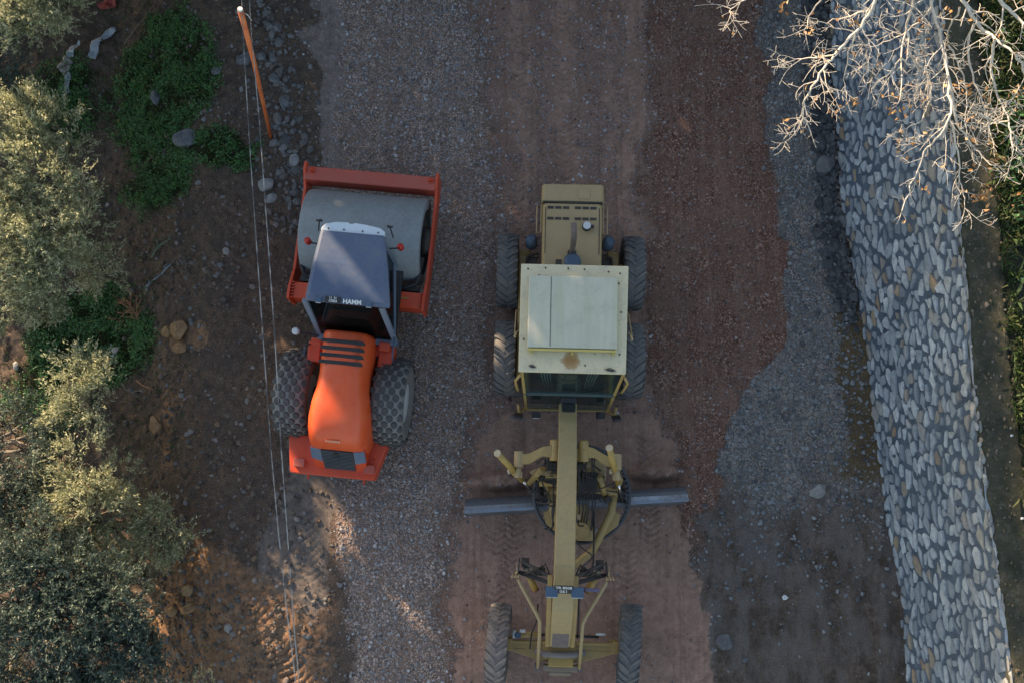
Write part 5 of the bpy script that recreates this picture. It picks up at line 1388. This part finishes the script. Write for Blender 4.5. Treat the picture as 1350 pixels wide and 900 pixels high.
def add_shade_tree(x, y, r, seed):
    rg = np.random.default_rng(seed); u0 = x * CA + y * SA; s0 = -x * SA + y * CA
    top = float(np.interp(u0, [a for a, b in SKYL], [b for a, b in SKYL])) + TE * s0 + .6
    T = thing('added_shade_tree', 'unseen evergreen tree added beyond the upper edge to shade the road', 'tree', (x, y, -.6), 0, 'added shade trees beyond the upper edge')
    z0 = .2
    h = top - z0
    n = int(150 * r * 2 * h)
    z = z0 + h * rg.random(n); a = rg.random(n) * 6.283; q = r * np.sqrt(rg.random(n)) * (.85 + .3 * vnoise(z * 1.1 + seed, z * 0 + seed))
    C = np.stack([q * np.cos(a), q * np.sin(a), z], 1)
    gx_, gy_ = C[:, 0] + x, C[:, 1] + y
    u = gx_ * CA + gy_ * SA; w_ = C[:, 2] - .6 - TE * (-gx_ * SA + gy_ * CA)
    keep = w_ < np.interp(u, [p[0] for p in SKYL], [p[1] for p in SKYL]) + .5 * (vnoise(u * 1.6 + 3, w_ * 1.6) - .5)
    for (gu, gw, ru, rw_) in GAPS: keep &= ((u - gu) / (ru + .07)) ** 2 + ((w_ - gw) / (rw_ + .07)) ** 2 > 1
    lo = np.where(u > -3.3, np.where(u > -2.2, -2.1, -1.7), -1.1); hi = np.where(u > -1.6, -.9, np.where(u > -3.7, -.32, -.12))
    keep &= ~((u < -.85 + .3 * vnoise(w_ * 2, w_ * 0)) & (w_ > lo) & (w_ < hi))        # band cut clear so sun reaches the olives
    C = C[keep]; n = len(C)
    U = unit(rg.normal(size=(n, 3))); W_ = unit(np.cross(U, rg.normal(size=(n, 3)))); s_ = rg.uniform(.09, .17, (n, 1))
    V = np.stack([C - U * s_, C + W_ * s_ * .7, C + U * s_, C - W_ * s_ * .7], 1).reshape(-1, 3)
    np_mesh('crown', V, np.arange(len(V)).reshape(-1, 4), M_ever, T)
    k = MB(); k.tube([(0, 0, 0), (.05, 0, h * .4), (0, .05, h * .8)], [.2, .13, .04], 8); k.build('trunk', M_bark, T)


for i in range(15):
    add_shade_tree(-17.5 + i * 1.75, 13.6 + .3 * math.sin(i * 2.1), 1.25, 40 + i)
    add_shade_tree(-18.6 + i * 1.75, 15.4 + .3 * math.sin(i * 1.3), 1.3, 60 + i)


# ground cover
def cover(name, pts, z, up, size, mat, label, rg, blade=False):
    n = len(pts); C = np.stack([pts[:, 0], pts[:, 1], z], 1)
    if blade:
        D = unit(rg.normal(size=(n, 3)) * .55 + np.array([0, 0, up])); W_ = unit(np.cross(D, rg.normal(size=(n, 3)))); L = (size * (.5 + rg.random(n)))[:, None]
        bend = np.stack([rg.normal(size=n), rg.normal(size=n), -np.abs(rg.normal(size=n)) * .4], 1) * L * .35
        V = np.stack([C - W_ * .005, C + W_ * .005, C + D * L * .6 + W_ * .006 + bend * .3, C + D * L + bend], 1).reshape(-1, 3)
    else:
        D = unit(rg.normal(size=(n, 3)) + np.array([0, 0, .2])); D[:, 2] *= .5; U = unit(np.array([0, 0, up]) + rg.normal(size=(n, 3)) * .5); W_ = unit(np.cross(D, U)); L = (size * (.5 + rg.random(n)))[:, None]
        C = C + np.stack([rg.normal(size=n) * .0, rg.normal(size=n) * .0, rg.random(n) * .10], 1)
        V = np.stack([C, C + D * L * .5 + W_ * L * .32, C + D * L, C + D * L * .5 - W_ * L * .32], 1).reshape(-1, 3)
    return tag(np_mesh(name, V, np.arange(len(V)).reshape(-1, 4), mat), label, 'ground cover', kind='stuff')


M_weed = leaf_mat('weed_leaf', [(.03, .10, .025), (.055, .18, .04), (.08, .24, .055), (.05, .16, .07), (.12, .25, .08)], 1.1, .2)
M_grass = leaf_mat('grass_blade', [(.020, .050, .012), (.035, .080, .020), (.06, .09, .028), (.10, .10, .05)], 1.1, .2)
gp = sample(52000, lambda x, y: np.clip(zones(x, y)['grass'] * (fbm(x, y, 3.6, 5, .6) * 3.0 - 1.05), 0, 1))
cover('green_weeds', gp, hz(gp[:, 0], gp[:, 1]), 1.0, .040, M_weed, 'patches of low green broadleaf weeds on the dark bank left of the cables', rng)
gp = sample(24000, lambda x, y: np.clip((zones(x, y)['grass'] * .8 + .10 * sst(2, 4, L_road(y) - x)) * (fbm(x, y, 2.0, 4) * 2 - .4), 0, 1))
cover('thin_grass', gp, hz(gp[:, 0], gp[:, 1]), 1.0, .11, M_grass, 'thin dark grass blades among the olives on the left bank', rng, True)
n = 42000
yy = rng.uniform(-5, 12.5, n); xx = L_wtop(yy) + .46 + .26 * fbm(yy, yy * 0, 3.5, 4) + 2.9 * rng.random(n) ** 1.2
hzt = WALL_H + .12 * np.minimum(xx - L_wtop(yy) - .45, 6)
kp = fbm(xx, yy, 1.8, 4) > .36
cover('terrace_grass', np.stack([xx, yy], 1)[kp], hzt[kp], .8, .17, M_grass, 'rough dark green grass on the terrace behind the stone wall', rng, True)
n = 16000
yy = rng.uniform(-5, 12.5, n); xx = L_wtop(yy) + .75 + 2.7 * rng.random(n)
kp = fbm(xx + 5, yy, 1.5, 4) > .50
hzt = WALL_H + .12 * np.minimum(xx - L_wtop(yy) - .45, 6)
cover('terrace_weeds', np.stack([xx, yy], 1)[kp], hzt[kp] + .05, 1.0, .07, M_weed, 'broadleaf weeds among the grass behind the stone wall', rng)


# bare tree over the wall (upper right)
def bare_tree():
    rg = np.random.default_rng(77)
    base = at(1330, -330, WALL_H + .2)
    T = thing('bare_tree', 'leafless pale tree whose sunlit branches hang over the stone wall at the upper right', 'tree', tuple(base))
    s = Nodes('pale_bark'); nn = s.noise(25, 4, .6)
    M = s.done(s.mix(s.ramp(nn, [(.35, 0.0), (.65, 1.0)]), (.44, .40, .34), (.68, .63, .56)), .75, 0, s.bump(nn, .4, .004))
    root = Vector((0, 0, 0)); top = Vector((-.3, -.2, 2.0))
    tk = MB(); tk.tube([(0, 0, -.3), (-.1, -.05, 1.0), tuple(top)], [.24, .19, .15], 12); trunk = tk.build('trunk', M, T)
    mains = [
        ([(1215, -60), (1203, 7), (1195, 40), (1188, 77), (1187, 127)], 5.2, .024),
        ([(1175, -60), (1150, 12), (1128, 43), (1100, 73), (1080, 97), (1060, 133), (1058, 150), (1068, 172)], 5.4, .026),
        ([(1165, -30), (1152, 13), (1112, 24), (1086, 30), (1064, 22)], 5.0, .017),
        ([(1110, -70), (1085, -5), (1066, 22), (1062, 45)], 5.2, .017),
        ([(1010, -70), (983, 0), (964, 12), (961, 26)], 5.4, .014),
        ([(1100, 73), (1078, 77), (1050, 78), (1040, 82)], 5.2, .012),
        ([(1230, -60), (1228, 10), (1240, 50), (1250, 100), (1254, 150), (1240, 178), (1218, 200), (1206, 235), (1190, 275)], 5.2, .024),
        ([(1195, 40), (1200, 75), (1222, 95), (1226, 120)], 5.0, .014),
        ([(1250, 100), (1262, 165), (1280, 190), (1300, 212), (1325, 232)], 4.9, .018),
        ([(1255, 160), (1263, 200), (1265, 240), (1272, 262), (1268, 290)], 4.7, .014),
        ([(1300, -60), (1268, 0), (1292, 36), (1312, 52), (1335, 70), (1370, 84)], 5.6, .034),
        ([(1312, 52), (1306, 90), (1316, 130), (1330, 160), (1334, 190), (1332, 216)], 5.2, .019),
        ([(1285, 30), (1276, 60), (1284, 110), (1300, 150), (1310, 190)], 5.0, .018),
        ([(1345, -60), (1318, 0), (1340, 22), (1370, 45)], 5.8, .040),
        ([(1340, 70), (1352, 100), (1360, 140), (1375, 165)], 5.4, .018),
        ([(1228, 10), (1212, 30), (1180, 50), (1150, 62), (1128, 60)], 4.9, .013),
        ([(1188, 77), (1170, 100), (1160, 125)], 4.9, .011),
        ([(1188, 77), (1210, 90), (1224, 100), (1228, 130), (1215, 160), (1190, 172), (1175, 178)], 4.8, .012),
        ([(1250, 60), (1262, 80), (1275, 120), (1272, 160), (1278, 190)], 4.7, .014),
        ([(1128, 43), (1118, 75), (1112, 105), (1116, 130)], 5.0, .010),
        ([(1254, 150), (1235, 165), (1222, 188), (1205, 195)], 4.7, .011),
        ([(1290, 150), (1330, 168), (1372, 166)], 5.0, .013),
        ([(1330, 160), (1300, 165), (1268, 150)], 4.9, .010),
        ([(1265, 10), (1250, 40), (1246, 70)], 5.0, .014)]
    tips = []
    M_leaf = leaf_mat('dry_leaf', [(.30, .14, .05), (.42, .22, .09), (.55, .34, .16), (.24, .11, .05)], 1.1, .25)

    def path(p0, d, L, r, lev, mb):
        n = max(3, int(L / .06)); pts = [p0.copy()]; d = d.normalized(); cur = p0.copy(); wig = Vector(rg.normal(size=3)) * .15
        for i in range(n):
            wig = wig * .6 + Vector(rg.normal(size=3)) * .12
            d = (d + wig * (.9 if lev > 0 else .5) + Vector((0, -.02, .01))).normalized(); d.z *= .85
            cur = cur + d * (L / n); pts.append(cur.copy())
        rr = [max(.0028, r * (1 - .7 * i / n)) for i in range(n + 1)]
        mb.tube(pts, rr, 5 if lev else 6, False)
        if lev < 3:
            nb = int(L / (.14 if lev == 1 else .10) + rg.random())
            for k in range(nb):
                i = int(rg.uniform(.15, .95) * n); dd = (pts[min(i + 1, n)] - pts[max(i - 1, 0)]).normalized()
                side = dd.cross(Vector((0, 0, 1))).normalized() * (1 if rg.random() < .5 else -1) + Vector((0, 0, rg.normal() * .5))
                path(pts[i], dd * .6 + side * .8, L * rg.uniform(.28, .52), rr[i] * .62, lev + 1, mb)
        else: tips.append(cur)
        if rg.random() < .3: tips.append(cur)

    for (px, z, r) in mains:
        P = []
        n = len(px)
        for i, (u, v) in enumerate(px): P.append(Vector(at(u, v, z + .5 * (1 - i / n) - .25 * math.sin(i * 1.3 + z))) - Vector(base))
        # subdivide with small kinks
        Q = []
        for i in range(len(P) - 1):
            for q in range(4): Q.append(P[i].lerp(P[i + 1], q / 4) + (Vector(rg.normal(size=3)) * .012 if q else Vector()))
        Q.append(P[-1])
        if px[0][1] < -20: Q = [top.copy(), top.lerp(Q[0], .55) + Vector((0, 0, .25))] + Q
        mb = MB(); m = len(Q) - 1
        rr = [max(.004, r * (1.0 - .75 * i / m)) for i in range(m + 1)]
        mb.tube(Q, rr, 7, False)
        k0 = 2 if px[0][1] < -20 else 0
        Lt = sum((Q[i + 1] - Q[i]).length for i in range(k0, m))
        nb = int(Lt / .19)
        for k in range(nb):
            i = int(rg.uniform(k0 + 1, m)); dd = (Q[min(i + 1, m)] - Q[i - 1]).normalized()
            side = dd.cross(Vector((0, 0, 1))).normalized() * (1 if rg.random() < .5 else -1) + Vector((0, 0, rg.normal() * .4))
            path(Q[i], dd * .75 + side * .75, rg.uniform(.18, .60), max(.005, rr[i] * .5), 1, mb)
        path(Q[-1], Q[-1] - Q[-2], .25, rr[-1], 2, mb)
        mb.build('branch', M, T)
    # dry leaves hanging on in clusters
    C = [np.array(t) for t in tips if rg.random() < .10]
    for (u, v, nn, sp) in ((1186, 140, 26, .10), (1262, 115, 14, .06), (1277, 118, 12, .05), (1346, 120, 14, .06), (1310, 215, 16, .07), (1295, 262, 16, .05), (1303, 255, 22, .07), (1345, 260, 8, .05), (1104, 148, 4, .03), (1125, 130, 8, .05), (1038, 10, 6, .04), (1033, 14, 5, .04), (1066, 45, 4, .03), (1216, 245, 5, .04), (1250, 20, 6, .05)):
        c = at(u, v, 4.8) - base
        for q in range(nn): C.append(c + rg.normal(size=3) * sp)
    C = np.array(C); n = len(C); D = unit(rg.normal(size=(n, 3)) + np.array([0, 0, -.6])); W_ = unit(np.cross(D, rg.normal(size=(n, 3)))); L = rg.uniform(.05, .10, (n, 1)); N_ = np.cross(D, W_)
    V = np.stack([C, C + D * L * .5 + W_ * L * .3 + N_ * L * .15, C + D * L, C + D * L * .5 - W_ * L * .3 + N_ * L * .15], 1).reshape(-1, 3)
    o = np_mesh('dry_leaves', V, np.arange(len(V)).reshape(-1, 4), M_leaf, T); o['kind'] = 'stuff'


bare_tree()
# bits lying on the wall top
n = 420
yy = rng.uniform(-4, 9, n); xx = L_wtop(yy) + .04 + .55 * rng.random(n) ** 1.4
V = []; F = []
for q in range(n):
    r_ = rng.uniform(.006, .022) * (1.8 if rng.random() < .08 else 1); b = q * 12
    for v_ in ICO_V * (1 + .3 * (rng.random((12, 1)) - .5)) * r_ * np.array([1, rng.uniform(.8, 1.8), .6]): V.append((v_[0] + xx[q], v_[1] + yy[q], v_[2] + WALL_H + .045))
    F += [tuple(f + b) for f in ICO_F]
tag(np_mesh('wall_top_grit', V, F, stone_mat('wall_top_grit', [(.05, .045, .035), (.10, .09, .07), (.17, .12, .07), (.22, .21, .19)])), 'small stones and crumbs scattered on the mossy top of the stone wall', 'grit', kind='stuff')

# ------------------------------------------------------------------ POLE, CABLES, LITTER
s = Nodes('sunlit_orange_pole'); n1 = s.noise(6, 5, .6); n2 = s.noise(40, 3, .6)
c = s.mix(s.ramp(n1, [(.35, 0.0), (.7, 1.0)]), (.62, .12, .035), (.80, .22, .07))  # rusty orange made vivid to stand in for sunlight on the pole
c = s.mix(s.ramp(n2, [(.6, 0.0), (.75, .7)]), c, (.30, .10, .05))
M_pole = s.done(c, .6, 0, s.bump(n2, .3, .004))
pb, pt = at(356, 182, 0), at(317, 14, 3.4)
pb[2] = float(hz(pb[0], pb[1])) - .05
Pl = thing('cable_pole', 'slender leaning orange red pole with a pale cap at the upper left of the road', 'pole', (pb[0], pb[1], pb[2]))
d = Vector(pt - pb); k = MB(); m1 = d * .33 + Vector((.012, 0, 0)); m2 = d * .66 + Vector((.02, 0, 0))
k.tube([(0, 0, 0), m1, m2, d], [.032, .036, .042, .048], 16); k.build('shaft', M_pole, Pl)
k = MB(); k.tube([d, d * 1.012], [.046, .040], 16); k.build('cap', M_white, Pl)
k = MB(); k.tube([d * .985 + Vector((.05, 0, 0)), d * .985 + Vector((.12, -.05, .0)), d * .97 + Vector((.17, -.10, .0))], .007, 6); k.build('cable_hook', M_lens, Pl)


def cable(label, pts, zs, r, seed):
    rg = np.random.default_rng(seed); P = [Vector(at(u, v, z)) for (u, v), z in zip(pts, zs)]; o = P[0]
    T = thing('overhead_cable', label, 'cable', tuple(o), 0, 'overhead cables crossing the left bank')
    s = Nodes('cable_sheath' + str(seed)); nn = s.noise(2.2, 3, .6)
    M = s.done(s.mix(s.ramp(nn, [(.45, 0.0), (.55, 1.0)]), (.10, .10, .11), (.38, .37, .36)), .45, .2)  # pale stretches are glints painted into the grey sheath
    Q = []
    for i in range(len(P) - 1):
        n = 40
        for q in range(n): Q.append(P[i].lerp(P[i + 1], q / n))
    Q.append(P[-1])
    # smooth the joints, then twist strands round each other
    for _ in range(14): Q = [Q[0]] + [(Q[i - 1] + Q[i] * 2 + Q[i + 1]) / 4 for i in range(1, len(Q) - 1)] + [Q[-1]]
    for st in range(2):
        mb = MB(); pts_ = []
        for i, p in enumerate(Q):
            a = i * .55 + st * math.pi
            pts_.append(p - o + Vector((math.cos(a) * r * 1.1, 0, math.sin(a) * r * 1.1)))
        mb.tube(pts_, r, 6, False); mb.build('strand', M, T)


cable('left overhead cable running from the orange pole top down past the roller', [(318, -60), (319, 15), (323, 90), (331, 220), (345, 420), (358, 600), (367, 700), (380, 820), (398, 960)], [3.5, 3.42, 3.3, 3.2, 3.1, 3.1, 3.2, 3.3, 3.5], .0042, 1)
cable('right overhead cable passing beside the orange pole and the roller tyre', [(326, -60), (329, 5), (332, 50), (342, 160), (352, 300), (362, 440), (370, 580), (380, 720), (388, 830), (400, 960)], [3.5, 3.42, 3.35, 3.25, 3.15, 3.1, 3.1, 3.2, 3.3, 3.5], .0048, 2)


def cloth(name, label, cat, outline, mat, amp=.05, seed=1, z=.06, thick=.004):
    """crumpled sheet: outline in photo points laid on the ground, real thickness"""
    rg = np.random.default_rng(seed); P = [at(u, v, float(hz(*at(u, v, -.8)[:2]))) for u, v in outline]
    c = np.mean(P, 0); n = len(P); rings = 7; V = []; F = []
    sub = []
    for i in range(n):
        for q in range(4): sub.append(P[i] * (1 - q / 4) + P[(i + 1) % n] * q / 4)
    m = len(sub)
    for r_ in range(1, rings + 1):
        for i, p in enumerate(sub):
            v = c + (p - c) * (r_ / rings); gzv = float(hz(v[0], v[1]))
            w_ = amp * (float(fbm(np.array(v[0] * 1.0 + seed), np.array(v[1] * 1.0), 7.0, 3)) - .3) * 2
            V.append((v[0] - c[0], v[1] - c[1], gzv + z * .6 + max(.01, w_) - c[2]))
    V.append((0, 0, float(hz(c[0], c[1])) + z + amp * .4 - c[2])); ce = len(V) - 1
    for r_ in range(rings - 1):
        for i in range(m): a = r_ * m + i; b = r_ * m + (i + 1) % m; F.append((a, b, b + m, a + m))
    for i in range(m): F.append((ce, i, (i + 1) % m))
    me = bpy.data.meshes.new(name); me.from_pydata(V, [], F); me.materials.append(mat)
    me.polygons.foreach_set('use_smooth', [True] * len(F))
    o = bpy.data.objects.new(name, me); COL.objects.link(o); o.location = tuple(c)
    sm = o.modifiers.new('thick', 'SOLIDIFY'); sm.thickness = thick
    return tag(o, label, cat)


M_pink = paint('pink_plastic', (.42, .33, .33), (.2, .17, .16), .4, .5); M_rag = paint('pale_plastic', (.42, .47, .52), (.15, .15, .15), .5, .4, scale=8)
M_tarp = paint('red_tarp', (.38, .04, .035), (.12, .06, .05), .4, .5)
cloth('plastic_sheet', 'pinkish crumpled plastic sheet under the upper left olive', 'litter', [(76, 90), (84, 80), (88, 75), (97, 82), (96, 90), (86, 102)], M_pink, .03, 2)
cloth('plastic_rag', 'torn whitish plastic rag above the pinkish sheet', 'litter', [(88, 72), (92, 64), (100, 60), (106, 54), (108, 60), (102, 66), (98, 76), (92, 78)], M_rag, .07, 3)
cloth('plastic_rag', 'greyish plastic rag trailing below the pinkish sheet', 'litter', [(88, 104), (94, 96), (97, 104), (94, 116), (94, 124), (84, 130), (81, 120), (86, 112)], M_rag, .06, 4)
cloth('plastic_strip', 'long narrow pale plastic strip lying slantwise at the edge of the weeds', 'litter', [(118, 78), (120, 68), (124, 58), (134, 50), (143, 40), (152, 36), (154, 42), (147, 48), (136, 55), (128, 62), (126, 70), (127, 80)], M_rag, .05, 5)
cloth('red_tarp', 'crumpled dark red tarp at the top edge right of the corner olive', 'litter', [(128, 8), (136, 4), (144, -4), (154, -4), (152, 8), (145, 14), (134, 14)], M_tarp, .06, 6)
cloth('paper_scrap', 'tiny white paper scrap on the mud right of the grader', 'litter', [(1030, 786), (1033, 783), (1036, 784), (1039, 787), (1036, 790), (1032, 790)], M_white, .02, 7, .02)
cloth('plastic_scrap', 'small pale blue plastic scrap beside the little sunlit olive bush', 'litter', [(146, 452), (150, 458), (153, 466), (150, 474), (147, 468), (144, 460)], M_rag, .04, 8)
for i, (u, v, lab) in enumerate(((1347, 683, 'small white paper scrap in the grass at the right edge'), (1333, 574, 'tiny white scrap lying on the wall coping edge'))):
    p = at(u, v, WALL_H + .1); o = rock_mesh('paper_scrap', 300 + i, (.06, .045, .02), M_rag, tuple(p + np.array([0, 0, .02])), .3); tag(o, lab, 'litter')


def twig_bundle(name, label, cat, lines, z0, mat, r, seed, nside=6, L=.12):
    rg = np.random.default_rng(seed); mb = MB(); p0 = at(*lines[0][0], z0); gz = float(hz(p0[0], p0[1])); p0 = at(*lines[0][0], gz)
    for ln in lines:
        P = []
        for (u, v) in ln:
            q = at(u, v, gz); P.append(Vector((q[0] - p0[0], q[1] - p0[1], float(hz(q[0], q[1])) - gz + .05 + .03 * rg.random())))
        mb.tube(P, [r * (1 - .6 * i / len(P)) for i in range(len(P))], 6)
        for k in range(nside):
            i = int(rg.uniform(0, len(P) - 1)); a = P[i].lerp(P[i + 1], rg.random()); d_ = (P[i + 1] - P[i]).normalized()
            s_ = (d_ + d_.cross(Vector((0, 0, 1))) * rg.choice([-1, 1]) * rg.uniform(.5, 1.1) + Vector((0, 0, rg.uniform(0, .5)))).normalized()
            b = a + s_ * L * rg.uniform(.5, 1.2); mb.tube([a, (a + b) / 2 + Vector(rg.normal(size=3)) * .01, b], [r * .5, r * .4, r * .25], 5)
            for w_ in range(2):
                c_ = a.lerp(b, rg.uniform(.3, .9)); mb.tube([c_, c_ + (s_ + Vector(rg.normal(size=3)) * .6) * L * .4], r * .25, 4)
    o = mb.build(name, mat); o.location = tuple(p0); return tag(o, label, cat)


M_dry = paint('dry_twig', (.42, .20, .11), (.3, .17, .1), .4, .8); M_gb = paint('grey_twig', (.20, .18, .155), (.12, .1, .09), .4, .8); M_bb = paint('bluish_stick', (.20, .27, .33), (.12, .12, .12), .3, .6)
M_tan = paint('bleached_wood', (.34, .29, .22), (.2, .17, .13), .3, .8)
twig_bundle('dry_branch', 'dry reddish brown dead branch fanning out right of the big olive', 'branch', [[(182, 422), (176, 412), (168, 402), (160, 392)], [(180, 420), (178, 405), (178, 388)], [(176, 412), (162, 410), (148, 418)], [(172, 408), (166, 396), (155, 390)]], 0, M_dry, .013, 5, 10, .22)
twig_bundle('fallen_branch', 'broken tan board end poking out from under the big olive', 'branch', [[(112, 378), (142, 376)]], 0, M_tan, .045, 6, 0)
twig_bundle('bluish_stick', 'pale bluish stick with a fork lying on the dark bank', 'branch', [[(191, 377), (202, 370), (216, 363)], [(216, 363), (224, 358), (233, 352)]], 0, M_bb, .022, 7, 2, .1)
twig_bundle('leafy_sprig', 'faded greenish leafy sprig on the soil above the bluish stick', 'branch', [[(197, 338), (206, 328), (216, 322), (230, 319)], [(205, 330), (210, 318)]], 0, paint('faded_green', (.13, .20, .15), (.1, .1, .08), .3, .7), .016, 8, 9, .10)
twig_bundle('fallen_branch', 'curved pale dead stick between the clods and the small olive bush', 'branch', [[(159, 504), (165, 513), (175, 517), (188, 515), (197, 510)]], 0, M_gb, .010, 9, 3, .15)
twig_bundle('fallen_branch', 'short orange brown twig below the curved pale stick', 'branch', [[(178, 500), (186, 507), (196, 511), (207, 514)]], 0, M_dry, .012, 10, 3, .12)
twig_bundle('long_reed', 'long straight pale reed lying slantwise above the green weeds', 'branch', [[(160, 55), (175, 42), (192, 27), (216, 8)]], 0, M_gb, .011, 11, 0)
